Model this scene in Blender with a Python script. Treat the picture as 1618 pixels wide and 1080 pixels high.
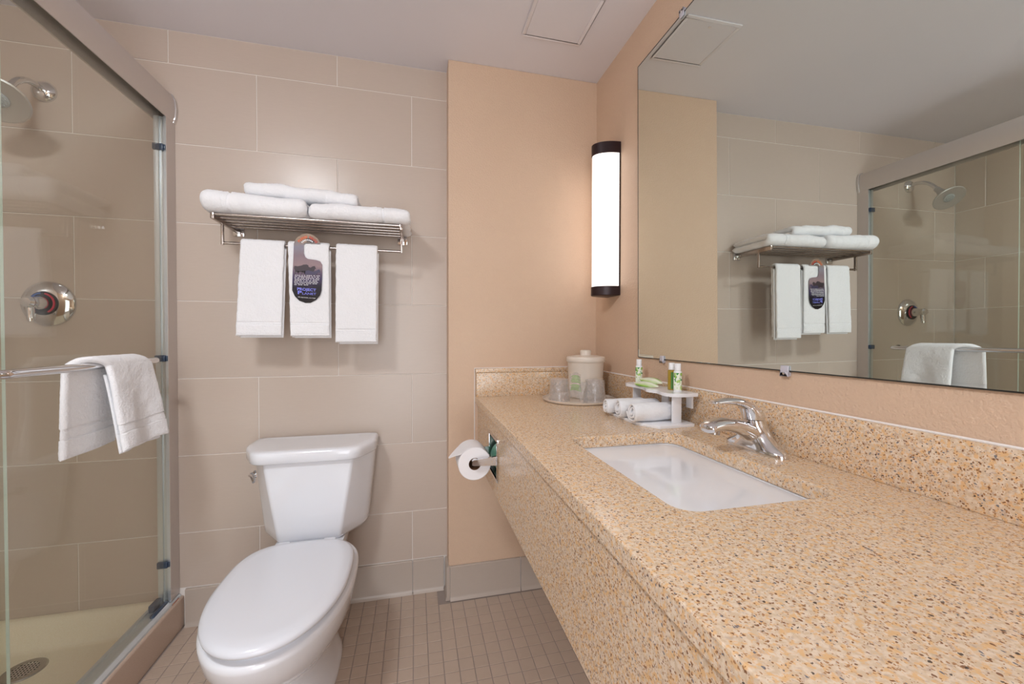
import bpy, bmesh, math, random
import numpy as np
from mathutils import Vector, Matrix, noise

random.seed(7)
rng = np.random.default_rng(7)
for o in list(bpy.data.objects):
    bpy.data.objects.remove(o, do_unlink=True)
scene = bpy.context.scene
COL = scene.collection
PI = math.pi

# ------------------------------------------------------------------ camera
FPX, YAW, PITCH, ROLL, CAMZ = 635.16, 0.2371, -0.0141, 0.0015, 1.1526
cam_data = bpy.data.cameras.new('camera')
cam = bpy.data.objects.new('camera', cam_data)
COL.objects.link(cam)
scene.camera = cam
cam_data.sensor_width = 36.0
cam_data.sensor_fit = 'HORIZONTAL'
cam_data.lens = FPX / 1618 * 36.0
cam_data.clip_start = 0.02
_f = Vector((math.sin(YAW) * math.cos(PITCH), math.cos(YAW) * math.cos(PITCH), math.sin(PITCH)))
_r = Vector((math.cos(YAW), -math.sin(YAW), 0))
_u = _r.cross(_f)
_r2 = _r * math.cos(ROLL) + _u * math.sin(ROLL)
_u2 = -_r * math.sin(ROLL) + _u * math.cos(ROLL)
cam.matrix_world = Matrix(((_r2.x, _u2.x, -_f.x, 0), (_r2.y, _u2.y, -_f.y, 0), (_r2.z, _u2.z, -_f.z, CAMZ), (0, 0, 0, 1)))

# ------------------------------------------------------------------ world, exposure, large lights
world = bpy.data.worlds.new('world')
scene.world = world
world.use_nodes = True
world.node_tree.nodes['Background'].inputs[0].default_value = (0.9, 0.95, 1.0, 1)
world.node_tree.nodes['Background'].inputs[1].default_value = 0.4
vs = scene.view_settings
vs.view_transform = 'Standard'
vs.look = 'None'
vs.exposure = 0.38
vs.gamma = 1.0
vs.use_curve_mapping = False

# fill light added outside the assumed doorway behind the photographer, tinted like daylight
dl = bpy.data.lights.new('doorway_fill_offscreen', 'AREA')
dl.shape = 'RECTANGLE'
dl.size, dl.size_y = 0.85, 1.95
dl.energy = 17.0
dl.color = (0.93, 0.96, 1.0)
dlo = bpy.data.objects.new('doorway_fill_offscreen', dl)
COL.objects.link(dlo)
dlo.location = (-0.15, -1.12, 1.02)
dlo.rotation_euler = (PI / 2, 0, 0)

# ------------------------------------------------------------------ room constants (metres)
XR, YB, YP, XP = 0.834, 1.8486, 1.760, 0.1417      # right wall, tiled back wall, painted bump-out
XL, ZC = -1.72, 2.3418                              # shower wall, ceiling
YF = -1.0                                           # wall with the doorway, behind the camera
GZ, TH, TW, TX = 0.3681, 0.3075, 0.6126, -0.6251    # wall tile grid
ZT, XF, XS = 0.889, 0.2565, 0.818                   # counter top, its front edge, splash face
YS = 1.728                                          # face of the rear splash

# ------------------------------------------------------------------ materials
def lin(c):
    if isinstance(c, str):
        c = tuple(int(c[i:i + 2], 16) / 255 for i in (0, 2, 4))
    return tuple(x / 12.92 if x <= 0.04045 else ((x + 0.055) / 1.055) ** 2.4 for x in c) + (1.0,)

class NT:
    def __init__(s, name):
        s.m = bpy.data.materials.new(name)
        s.m.use_nodes = True
        s.t = s.m.node_tree
        s.b = s.t.nodes['Principled BSDF']
        s._co = None
    def n(s, typ, **kw):
        nd = s.t.nodes.new(typ)
        for k, v in kw.items():
            setattr(nd, k, v)
        return nd
    def link(s, a, b):
        s.t.links.new(a, b)
    def co(s):
        if s._co is None:
            s._co = s.n('ShaderNodeTexCoord').outputs['Object']
        return s._co
    def gco(s):
        g = s.n('ShaderNodeNewGeometry')
        return g.outputs['Position']
    def mapping(s, src, scale):
        mp = s.n('ShaderNodeMapping')
        mp.inputs['Scale'].default_value = scale
        s.link(src, mp.inputs['Vector'])
        return mp.outputs[0]
    def noise(s, src, scale, detail=2, rough=0.5):
        nd = s.n('ShaderNodeTexNoise')
        nd.inputs['Scale'].default_value = scale
        nd.inputs['Detail'].default_value = detail
        nd.inputs['Roughness'].default_value = rough
        s.link(src, nd.inputs['Vector'])
        return nd.outputs[0]
    def vor(s, src, scale, out='Distance'):
        nd = s.n('ShaderNodeTexVoronoi')
        nd.inputs['Scale'].default_value = scale
        s.link(src, nd.inputs['Vector'])
        return nd
    def ramp(s, fac, stops):
        nd = s.n('ShaderNodeValToRGB')
        el = nd.color_ramp.elements
        while len(el) < len(stops):
            el.new(0.5)
        for e, (p, c) in zip(el, stops):
            e.position = p
            e.color = c if len(c) == 4 else tuple(c) + (1,)
        s.link(fac, nd.inputs[0])
        return nd.outputs[0]
    def mix(s, fac, a, b):
        nd = s.n('ShaderNodeMix', data_type='RGBA')
        for i, v in ((0, fac), (6, a), (7, b)):
            if hasattr(v, 'links'):
                s.link(v, nd.inputs[i])
            else:
                nd.inputs[i].default_value = v
        return nd.outputs[2]
    def math(s, op, a, b=0.0):
        nd = s.n('ShaderNodeMath', operation=op)
        for i, v in ((0, a), (1, b)):
            if hasattr(v, 'links'):
                s.link(v, nd.inputs[i])
            else:
                nd.inputs[i].default_value = v
        return nd.outputs[0]
    def bump(s, h, strength=0.2, dist=0.001):
        nd = s.n('ShaderNodeBump')
        nd.inputs['Strength'].default_value = strength
        nd.inputs['Distance'].default_value = dist
        s.link(h, nd.inputs['Height'])
        s.link(nd.outputs[0], s.b.inputs['Normal'])
    def col(s, c):
        if hasattr(c, 'links'):
            s.link(c, s.b.inputs['Base Color'])
        else:
            s.b.inputs['Base Color'].default_value = c
    def set(s, **kw):
        for k, v in kw.items():
            s.b.inputs[k].default_value = v
        return s

def simple(name, c, rough=0.5, metal=0.0, spec=0.5, **kw):
    t = NT(name)
    t.col(lin(c))
    t.set(Roughness=rough, Metallic=metal)
    t.b.inputs['Specular IOR Level'].default_value = spec
    for k, v in kw.items():
        t.b.inputs[k.replace('_', ' ')].default_value = v
    return t.m

MAT = {}
# painted wall with orange-peel relief
t = NT('peach_paint')
n1 = t.noise(t.gco(), 3, 3)
t.col(t.mix(n1, lin('d5b79d'), lin('dbbfa7')))
t.set(Roughness=0.55)
t.bump(t.noise(t.gco(), 190, 2), 0.7, 0.003)
MAT['paint'] = t.m
t = NT('ceiling_paint')
t.col(t.mix(t.noise(t.gco(), 2, 2), lin('e4e1e7'), lin('eae7ed')))
t.set(Roughness=0.7)
t.bump(t.noise(t.gco(), 120, 2), 0.15, 0.001)
MAT['ceil'] = t.m
# taupe porcelain wall tile with a faint horizontal linen grain
def tile_mat(name, a, b, rough):
    t = NT(name)
    g = t.gco()
    w = t.noise(t.mapping(g, (25, 25, 700)), 1.0, 2)
    w2 = t.noise(g, 3.0, 2)
    oi = t.n('ShaderNodeObjectInfo')
    c = t.mix(w, lin(a), lin(b))
    c = t.mix(t.math('MULTIPLY', w2, 0.25), c, lin('b3a393'))
    hv = t.n('ShaderNodeHueSaturation')
    t.link(c, hv.inputs['Color'])
    t.link(t.math('ADD', t.math('MULTIPLY', oi.outputs['Random'], 0.05), 0.975), hv.inputs['Value'])
    t.link(hv.outputs[0], t.b.inputs['Base Color'])
    t.set(Roughness=rough)
    t.bump(w, 0.04, 0.0006)
    return t.m
MAT['tile'] = tile_mat('taupe_wall_tile', 'c5b5a9', 'cdbeb2', 0.28)
MAT['base'] = tile_mat('taupe_base_tile', 'b9aca1', 'c1b4aa', 0.32)
MAT['floor_tile'] = tile_mat('taupe_floor_mosaic', 'bfaa99', 'c9b5a5', 0.35)
MAT['grout'] = simple('pale_wall_grout', 'ece5df', 0.85)
MAT['floor_grout'] = simple('grey_floor_grout', 'a2948c', 0.9)
# golden engineered granite
def granite(name, rough):
    t = NT(name)
    g = t.co()
    wv = t.n('ShaderNodeTexNoise')
    wv.inputs['Scale'].default_value = 260
    t.link(g, wv.inputs['Vector'])
    off = t.n('ShaderNodeVectorMath', operation='SCALE')
    t.link(wv.outputs['Color'], off.inputs[0])
    off.inputs['Scale'].default_value = 0.004
    add = t.n('ShaderNodeVectorMath', operation='ADD')
    t.link(g, add.inputs[0]); t.link(off.outputs[0], add.inputs[1])
    gw = add.outputs[0]
    base = t.mix(t.ramp(t.noise(g, 150, 2), [(0.42, (0, 0, 0)), (0.6, (1, 1, 1))]), lin('d8bfa2'), lin('e6d3bd'))
    om = t.ramp(t.noise(g, 130, 3, 0.6), [(0.505, (0, 0, 0)), (0.60, (1, 1, 1))])
    base = t.mix(t.math('MULTIPLY', om, 0.85), base, lin('e4b781'))
    gm = t.ramp(t.noise(t.mapping(g, (1.13, 1.07, 1.21)), 130, 3, 0.6), [(0.57, (0, 0, 0)), (0.64, (1, 1, 1))])
    base = t.mix(t.math('MULTIPLY', gm, 0.5), base, lin('b89f92'))
    def specks(src, scale, keep, size, colr):
        nonlocal base
        v = t.vor(src, scale)
        sep = t.n('ShaderNodeSeparateColor')
        t.link(v.outputs['Color'], sep.inputs[0])
        k = t.math('LESS_THAN', sep.outputs[0], keep)
        sz = t.math('MULTIPLY', sep.outputs[1], size)
        d = t.math('LESS_THAN', v.outputs['Distance'], t.math('ADD', sz, size * 0.35))
        base = t.mix(t.math('MULTIPLY', t.math('MULTIPLY', k, d), 0.9), base, lin(colr))
    specks(gw, 270, 0.18, 0.37, '7c4e2e')
    specks(t.mapping(gw, (1.07, 1.03, 0.97)), 420, 0.24, 0.45, 'ab7a50')
    specks(t.mapping(gw, (0.93, 1.11, 1.05)), 250, 0.065, 0.36, '463a36')
    specks(t.mapping(gw, (1.21, 0.91, 1.02)), 300, 0.06, 0.38, '6a6a74')
    t.link(base, t.b.inputs['Base Color'])
    t.set(Roughness=rough)
    return t.m
MAT['granite'] = granite('golden_speckled_stone', 0.22)
MAT['ceramic'] = simple('white_vitreous_china', 'f0f2f8', 0.08, 0, 0.5, Coat_Weight=0.3, Coat_Roughness=0.03)
MAT['seat'] = simple('white_seat_plastic', 'e7eaf2', 0.18)
MAT['chrome'] = simple('polished_chrome', 'e2e2e4', 0.07, 1.0)
MAT['dull_chrome'] = simple('satin_chrome', 'b9b6b4', 0.24, 1.0)
t = NT('brushed_aluminium')
t.col(lin('d2cac6')); t.set(Roughness=0.45, Metallic=0.5)
MAT['alu'] = t.m
MAT['cup_grey'] = simple('grey_nozzle_plastic', 'a9aeb0', 0.35)
MAT['bright_jamb'] = simple('bright_anodised_metal', 'd8dee2', 0.3, 0.65)
MAT['red_orange'] = simple('red_orange_print', 'c8321c', 0.5)
MAT['leaf_green'] = simple('dark_leaf_print', '4f8436', 0.4)
MAT['rack'] = simple('warm_satin_metal', 'b8aea8', 0.2, 1.0)
MAT['head'] = simple('pale_satin_chrome', 'd4d4d6', 0.38, 0.85)
MAT['dark_metal'] = simple('dark_ground_glass_edge', '3a3c3a', 0.35, 0.6)
MAT['blue_clip'] = simple('slate_blue_plastic', '3c4b62', 0.25)
MAT['black'] = simple('black_rubber', '17181a', 0.4)
MAT['bronze'] = simple('dark_bronze_metal', '2e1d20', 0.32, 0.35)
MAT['white_acrylic'] = simple('white_acrylic', 'f0f0f4', 0.12)
MAT['cream'] = simple('cream_plastic', 'e4d9cd', 0.3)
MAT['tray'] = simple('cream_tray_plastic', 'e0d2c4', 0.3)
MAT['paper'] = simple('white_tissue', 'f1eef0', 0.9)
MAT['core'] = simple('cardboard_core', '6e4a30', 0.9)
MAT['caulk'] = simple('white_caulk', 'f2eeec', 0.6)
MAT['jam_caulk'] = simple('rust_stained_caulk', 'b9694f', 0.7)
MAT['white_paint'] = simple('white_gloss_paint', 'e6dedd', 0.4)
MAT['green_wrap'] = simple('green_paper_wrapper', '5d9c84', 0.4)
MAT['white_plastic'] = simple('white_plastic', 'f3f3f5', 0.25)
MAT['oil'] = simple('amber_shampoo', 'b99b35', 0.12, 0, 0.5, Transmission_Weight=0.2)
MAT['red'] = simple('red_print', 'c23048', 0.4)
MAT['blue'] = simple('blue_print', '3a5fb0', 0.4)
MAT['green_print'] = simple('green_print', '78c04a', 0.5)
MAT['text_white'] = simple('white_print', 'eeeef2', 0.5)
MAT['text_lilac'] = simple('lilac_print', '8286e6', 0.5)
MAT['text_orange'] = simple('orange_print', 'ee6a2c', 0.5)
MAT['horse'] = simple('dusk_silhouette_print', '3c3038', 0.4)
MAT['horse2'] = simple('blue_dusk_silhouette_print', '463f5c', 0.4)
# terry towelling
t = NT('white_terry')
g = t.co()
t.col(lin('f8f8fb')); t.set(Roughness=0.95)
t.b.inputs['Sheen Weight'].default_value = 0.25
h1 = t.noise(g, 170, 4, 0.8)
h2 = t.noise(t.mapping(g, (300, 300, 520)), 1.0, 1)
t.bump(t.math('ADD', h1, t.math('MULTIPLY', h2, 0.6)), 0.6, 0.004)
MAT['terry'] = t.m
# speckled solid-surface pan
def speck(name, a, b):
    t = NT(name)
    g = t.co()
    t.col(t.mix(t.ramp(t.noise(g, 420, 1), [(0.4, (0, 0, 0)), (0.62, (1, 1, 1))]), lin(a), lin(b)))
    t.set(Roughness=0.3)
    return t.m
MAT['pan'] = speck('cream_solid_surface', 'efe4cb', 'f5ecd8')
MAT['curb'] = speck('tan_solid_surface', 'c4ab9a', 'ccb5a4')
# sheet glass: clear transmission with mirror-like surface reflection
def sheet(name, tint, refl_scale=1.0, rough=0.0, haze=None):
    t = NT(name)
    t.t.nodes.remove(t.b)
    out = t.t.nodes['Material Output']
    tr = t.n('ShaderNodeBsdfTransparent'); tr.inputs[0].default_value = tint
    gl = t.n('ShaderNodeBsdfGlossy'); gl.inputs['Roughness'].default_value = rough
    gl.inputs['Color'].default_value = (1, 1, 1, 1)
    lw = t.n('ShaderNodeLayerWeight'); lw.inputs['Blend'].default_value = 0.5
    fac = t.math('MULTIPLY', t.math('ADD', t.math('MULTIPLY', t.math('POWER', lw.outputs['Facing'], 5.0), 0.96), 0.04), refl_scale)
    mx = t.n('ShaderNodeMixShader')
    t.link(fac, mx.inputs[0]); t.link(tr.outputs[0], mx.inputs[1]); t.link(gl.outputs[0], mx.inputs[2])
    last = mx.outputs[0]
    if haze:
        df = t.n('ShaderNodeBsdfDiffuse'); df.inputs[0].default_value = lin('f4f3f5')
        tl = t.n('ShaderNodeBsdfTranslucent'); tl.inputs[0].default_value = lin('f4f3f5')
        m0 = t.n('ShaderNodeMixShader'); m0.inputs[0].default_value = 0.5
        t.link(df.outputs[0], m0.inputs[1]); t.link(tl.outputs[0], m0.inputs[2])
        m2 = t.n('ShaderNodeMixShader')
        nz = t.noise(t.co(), 90, 3)
        t.link(t.math('MULTIPLY', nz, haze * 2), m2.inputs[0])
        t.link(last, m2.inputs[1]); t.link(m0.outputs[0], m2.inputs[2])
        last = m2.outputs[0]
    t.link(last, out.inputs['Surface'])
    return t.m
MAT['glass'] = sheet('clear_shower_glass', (0.975, 0.985, 0.96, 1), 0.9)
MAT['glass_edge'] = simple('green_glass_edge', 'dcebe8', 0.1, 0, 0.5)
MAT['film'] = sheet('clear_plastic_film', (0.97, 0.97, 0.97, 1), 1.2, 0.12, 0.17)
MAT['cup'] = sheet('clear_plastic_cup', (0.95, 0.95, 0.95, 1), 1.0, 0.1, 0.2)
t = NT('clip_plastic')
t.col(lin('d9d7e2')); t.set(Roughness=0.12); t.b.inputs['Transmission Weight'].default_value = 0.15
MAT['clip'] = t.m
t = NT('silvered_mirror')
t.col(lin('e3ebe6')); t.set(Roughness=0.0, Metallic=1.0)
MAT['mirror'] = t.m
# lamp shade
t = NT('frosted_lamp_shade')
t.col(lin('fbf6f2')); t.set(Roughness=0.4)
t.b.inputs['Emission Color'].default_value = (1.0, 0.93, 0.88, 1)
t.b.inputs['Emission Strength'].default_value = 1.1
MAT['shade'] = t.m
t = NT('frosted_ceiling_dome')
t.col(lin('fbf8f4')); t.set(Roughness=0.4)
t.b.inputs['Emission Color'].default_value = (0.91, 0.955, 1.0, 1)
t.b.inputs['Emission Strength'].default_value = 66.0
MAT['dome'] = t.m
# ceiling hatch paint
t = NT('hatch_paint')
g = t.gco()
rs = t.math('GREATER_THAN', t.noise(g, 95, 2), 0.735)
t.col(t.mix(rs, lin('ece8ec'), lin('9a6a48')))
t.set(Roughness=0.5)
MAT['hatch_frame'] = t.m
# printed sunset on the door hanger
t = NT('hanger_print')
sp = t.n('ShaderNodeSeparateXYZ')
t.link(t.gco(), sp.inputs[0])
zz = t.math('DIVIDE', t.math('SUBTRACT', sp.outputs[2], 1.279), 0.263)
cr = t.ramp(t.math('ADD', zz, t.math('MULTIPLY', t.math('SUBTRACT', t.noise(t.gco(), 30, 3), 0.5), 0.16)),
            [(0.0, lin('0c0b12')), (0.22, lin('1b1828')), (0.34, lin('40385a')), (0.42, lin('6c5c70')), (0.55, lin('9b8488')),
             (0.68, lin('8c7a84')), (0.80, lin('8b8795')), (0.90, lin('9a8472'))])
t.link(cr, t.b.inputs['Base Color']); t.set(Roughness=0.25)
MAT['hanger'] = t.m
# bottle label, leafy green on white
t = NT('leafy_label')
g = t.co()
sp = t.n('ShaderNodeSeparateXYZ'); t.link(g, sp.inputs[0])
lf = t.math('GREATER_THAN', t.math('ADD', t.noise(g, 95, 2), t.math('MULTIPLY', sp.outputs[2], 6.0)), 0.80)
c = t.mix(lf, lin('eef3e2'), lin('3f9a4a'))
lg = t.math('GREATER_THAN', t.noise(t.mapping(g, (1.2, 1.2, 0.8)), 80, 1), 0.60)
c = t.mix(t.math('MULTIPLY', lg, 0.85), c, lin('a6cf4e'))
t.link(c, t.b.inputs['Base Color']); t.set(Roughness=0.3)
MAT['label'] = t.m
# soap sachet: green rim to white middle
t = NT('leaf_sachet')
g = t.co()
sp = t.n('ShaderNodeSeparateXYZ'); t.link(g, sp.inputs[0])
nz = t.noise(t.mapping(g, (60, 14, 60)), 1.0, 2)
rim = t.math('ADD', t.math('MULTIPLY', t.math('ABSOLUTE', sp.outputs[0]), 30.0), t.math('MULTIPLY', nz, 0.7))
c = t.ramp(rim, [(0.45, lin('e8eed8')), (0.75, lin('a5cc60')), (1.0, lin('3f8a2c'))])
t.link(c, t.b.inputs['Base Color']); t.set(Roughness=0.25)
MAT['sachet'] = t.m

# ------------------------------------------------------------------ mesh helpers
class MB:
    def __init__(s):
        s.v, s.f = [], []
    def add(s, vs, fs):
        o = len(s.v)
        s.v += [tuple(map(float, p)) for p in vs]
        s.f += [tuple(i + o for i in f) for f in fs]
        return s
    def box(s, lo, hi):
        x0, y0, z0 = lo; x1, y1, z1 = hi
        return s.add([(x0, y0, z0), (x1, y0, z0), (x1, y1, z0), (x0, y1, z0), (x0, y0, z1), (x1, y0, z1), (x1, y1, z1), (x0, y1, z1)],
                     [(0, 3, 2, 1), (4, 5, 6, 7), (0, 1, 5, 4), (1, 2, 6, 5), (2, 3, 7, 6), (3, 0, 4, 7)])
    def loft(s, rings, cap0=True, cap1=True, closed=True):
        n = len(rings[0]); vs = [p for r in rings for p in r]; fs = []
        for k in range(len(rings) - 1):
            for i in range(n if closed else n - 1):
                j = (i + 1) % n
                fs.append((k * n + i, k * n + j, (k + 1) * n + j, (k + 1) * n + i))
        if cap0: fs.append(tuple(reversed(range(n))))
        if cap1: fs.append(tuple((len(rings) - 1) * n + i for i in range(n)))
        return s.add(vs, fs)
    def lathe(s, prof, c=(0, 0, 0), axis=(0, 0, 1), seg=32, cap0=True, cap1=True):
        a = Vector(axis).normalized()
        p = a.orthogonal().normalized(); q = a.cross(p); c = Vector(c)
        rings = [[c + a * h + (p * math.cos(2 * PI * i / seg) + q * math.sin(2 * PI * i / seg)) * max(r, 1e-5) for i in range(seg)] for r, h in prof]
        return s.loft(rings, cap0, cap1)
    def tube(s, pts, rad, seg=12, flat=None, up=None):
        pts = [Vector(p) for p in pts]; n = len(pts)
        rads = rad if hasattr(rad, '__len__') else [rad] * n
        rings = []; prev = None
        for i, p in enumerate(pts):
            d = (pts[min(i + 1, n - 1)] - pts[max(i - 1, 0)]).normalized()
            if prev is None:
                b = (Vector(up) - d * d.dot(Vector(up))).normalized() if up else d.orthogonal().normalized()
            else:
                b = (prev - d * d.dot(prev)).normalized()
            prev = b; c = d.cross(b)
            r = rads[i]; ra, rb = (r if hasattr(r, '__len__') else (r, r))
            rings.append([p + b * math.cos(2 * PI * k / seg) * ra + c * math.sin(2 * PI * k / seg) * rb for k in range(seg)])
        return s.loft(rings)
    def prism(s, poly, a0, a1, axis=2):
        def P(u, v, w):
            return {2: (u, v, w), 1: (u, w, v), 0: (w, u, v)}[axis]
        return s.loft([[P(u, v, a0) for u, v in poly], [P(u, v, a1) for u, v in poly]])
    def sheet(s, fn, S, T, th):
        """closed solid around the surface fn(s,t) with thickness th(s,t)"""
        ns, nt = len(S), len(T)
        C = np.array([[fn(a, b) for b in T] for a in S])
        ds = np.gradient(C, axis=0); dt = np.gradient(C, axis=1)
        N = np.cross(ds, dt); N /= np.linalg.norm(N, axis=2, keepdims=True) + 1e-12
        H = np.array([[th(a, b) for b in T] for a in S])[..., None] / 2
        A = C + N * H; B = C - N * H
        vs = list(A.reshape(-1, 3)) + list(B.reshape(-1, 3)); fs = []; o = ns * nt
        for i in range(ns - 1):
            for j in range(nt - 1):
                a, b, c, d = i * nt + j, i * nt + j + 1, (i + 1) * nt + j + 1, (i + 1) * nt + j
                fs.append((a, d, c, b)); fs.append((o + a, o + b, o + c, o + d))
        ring = [j for j in range(nt)] + [i * nt + nt - 1 for i in range(1, ns)] + [(ns - 1) * nt + j for j in range(nt - 2, -1, -1)] + [i * nt for i in range(ns - 2, 0, -1)]
        for k in range(len(ring)):
            a, b = ring[k], ring[(k + 1) % len(ring)]
            fs.append((a, b, o + b, o + a))
        return s.add(vs, fs)
    def mesh(s, name, origin=(0, 0, 0), bevel=0, segs=2, smooth=35, jitter=None):
        ox, oy, oz = origin
        me = bpy.data.meshes.new(name)
        me.from_pydata([(x - ox, y - oy, z - oz) for x, y, z in s.v], [], s.f)
        bm = bmesh.new(); bm.from_mesh(me)
        bmesh.ops.remove_doubles(bm, verts=bm.verts, dist=1e-6)
        bmesh.ops.recalc_face_normals(bm, faces=bm.faces)
        if bevel:
            ed = [e for e in bm.edges if len(e.link_faces) == 2 and e.calc_face_angle(0) > math.radians(40)]
            bmesh.ops.bevel(bm, geom=ed, offset=bevel, segments=segs, profile=0.5, affect='EDGES', clamp_overlap=True)
        bm.to_mesh(me); bm.free()
        if smooth:
            me.polygons.foreach_set('use_smooth', [True] * len(me.polygons))
            me.set_sharp_from_angle(angle=math.radians(smooth))
        me.update()
        return me

def link(name, me, mat, parent=None, loc=(0, 0, 0)):
    o = bpy.data.objects.new(name, me)
    COL.objects.link(o)
    o.location = loc
    if parent: o.parent = parent
    if mat is not None and not me.materials:
        me.materials.append(MAT[mat] if isinstance(mat, str) else mat)
    return o
def origin_of(o):
    v = Vector((0, 0, 0))
    while o is not None:
        v += o.location; o = o.parent
    return v
def part(name, mb, mat, parent, bevel=0, segs=2, smooth=35, label=None):
    o = link(name, mb.mesh(name, origin_of(parent), bevel, segs, smooth), mat, parent)
    if label: o['label'] = label
    return o
def tag(o, label, cat, group=None):
    o['label'] = label; o['category'] = cat
    if group: o['group'] = group
    return o
def thing(name, loc, label, cat, group=None):
    o = bpy.data.objects.new(name, None)
    o.empty_display_size = 0.05
    COL.objects.link(o); o.location = loc
    return tag(o, label, cat, group)
def solid(name, mb, mat, label, cat, loc, group=None, **kw):
    o = link(name, mb.mesh(name, loc, **kw), mat, None, loc)
    return tag(o, label, cat, group)
def struct(name, mb, mat, parent=None, loc=(0, 0, 0), **kw):
    kw.setdefault('smooth', 0)
    o = link(name, mb.mesh(name, loc, **kw), mat, parent, loc)
    if parent is None: o['kind'] = 'structure'
    return o
def rrect(cx, cy, hx, hy, r, n=6):
    pts = []
    for sx, sy, a0 in ((1, 1, 0), (-1, 1, PI / 2), (-1, -1, PI), (1, -1, 1.5 * PI)):
        for k in range(n + 1):
            a = a0 + PI / 2 * k / n
            pts.append((cx + sx * (hx - r) + r * math.cos(a), cy + sy * (hy - r) + r * math.sin(a)))
    return pts
def round_poly(poly, rads, n=5):
    """polygon with each corner rounded by its radius"""
    out = []; m = len(poly)
    for i, p in enumerate(poly):
        p = Vector(p); a = Vector(poly[i - 1]) - p; b = Vector(poly[(i + 1) % m]) - p
        r = rads[i] if hasattr(rads, '__len__') else rads
        ang = a.angle(b); d = min(r / math.tan(ang / 2), a.length * 0.49, b.length * 0.49)
        p0 = p + a.normalized() * d; p1 = p + b.normalized() * d
        for k in range(n + 1):
            u = k / n
            q = p0 * (1 - u) ** 2 + p * 2 * u * (1 - u) + p1 * u * u
            out.append((q.x, q.y))
    return out
def bez(p, n=12):
    P = [Vector(q) for q in p]; out = []
    for k in range(n + 1):
        Q = P[:]; u = k / n
        while len(Q) > 1:
            Q = [Q[i] * (1 - u) + Q[i + 1] * u for i in range(len(Q) - 1)]
        out.append(Q[0])
    return out
def catmull(p, n=8):
    P = [Vector(q) for q in p]; P = [P[0] * 2 - P[1]] + P + [P[-1] * 2 - P[-2]]; out = []
    for i in range(1, len(P) - 2):
        a, b, c, d = P[i - 1:i + 3]
        for k in range(n):
            u = k / n
            out.append(0.5 * ((2 * b) + (c - a) * u + (2 * a - 5 * b + 4 * c - d) * u * u + (3 * b - a - 3 * c + d) * u ** 3))
    out.append(P[-2])
    return out
def ends(n, e=4, w=0.03):
    """parameter samples in 0..1 with extra ones near both ends"""
    a = [w * (1 - math.cos(PI / 2 * k / e)) for k in range(e)]
    return a + list(np.linspace(w, 1 - w, n)) + [1 - x for x in reversed(a)]
def edge_f(d, r):
    d = max(0.0, min(1.0, d / r))
    return max(0.12, math.sqrt(1 - (1 - d) ** 2))
def fuzz(u, v, amp):
    """terry loops: uneven pile thickness over the cloth, u and v in metres"""
    return 1 + amp * (noise.noise(Vector((u * 230, v * 230, 3.1))) + .6 * noise.noise(Vector((u * 110, v * 110, 7.7))))
def nz(x, y, z, s):
    return noise.noise(Vector((x * s, y * s, z * s)))

# ------------------------------------------------------------------ room shell
struct('floor', MB().box((XL - .1, YF - .6, -.06), (XR + .1, YB + .1, -.0018)), 'floor_grout')
floor = bpy.data.objects['floor']
fp = 0.052
def pix(x, y, z):
    v = Vector((x, y, z - CAMZ)); d = v.dot(_f)
    return (809 + FPX * v.dot(_r2) / d, 540 - FPX * v.dot(_u2) / d, d) if d > 0.05 else (-9, -9, -1)
tm = MB()
hh = 0.0246
tm.loft([[(-hh, -hh, -.006), (hh, -hh, -.006), (hh, hh, -.006), (-hh, hh, -.006)], [(-hh, -hh, -.0009), (hh, -hh, -.0009), (hh, hh, -.0009), (-hh, hh, -.0009)],
         [(-hh + .001, -hh + .001, 0), (hh - .001, -hh + .001, 0), (hh - .001, hh - .001, 0), (-hh + .001, hh - .001, 0)]])
tile_me = tm.mesh('floor_tile', smooth=0)
cand = []
for i in range(-18, 17):
    for j in range(0, 40):
        x = -0.0071 + fp * (i + .5); y = 1.8412 - fp * (j + .5)
        if x < -0.905 or x > XR - .0: continue
        if x > XP - .02 and y > YP - .03: continue
        u, v, d = pix(x, y, 0)
        vis = 0 < u < 1640 and 0 < v < 1100 and x < 0.57 and not (-0.49 < x < -0.28 and y > 1.28)
        cand.append((-(1 / d) if vis else 1.0, x, y))
cand.sort()
for k, (s_, x, y) in enumerate(cand[:300]):
    link('floor_tile', tile_me, 'floor_tile', floor, (x, y, 0))
rest = MB()
for s_, x, y in cand[300:]:
    rest.box((x - hh, y - hh, -.006), (x + hh, y + hh, 0))
ro = link('far_floor_tiles', rest.mesh('far_floor_tiles', smooth=0), 'floor_tile', floor)
ro['kind'] = 'stuff'

struct('ceiling', MB().box((XL - .1, YF - .1, ZC), (XR + .1, YB + .1, ZC + .08)), 'ceil')

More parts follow.
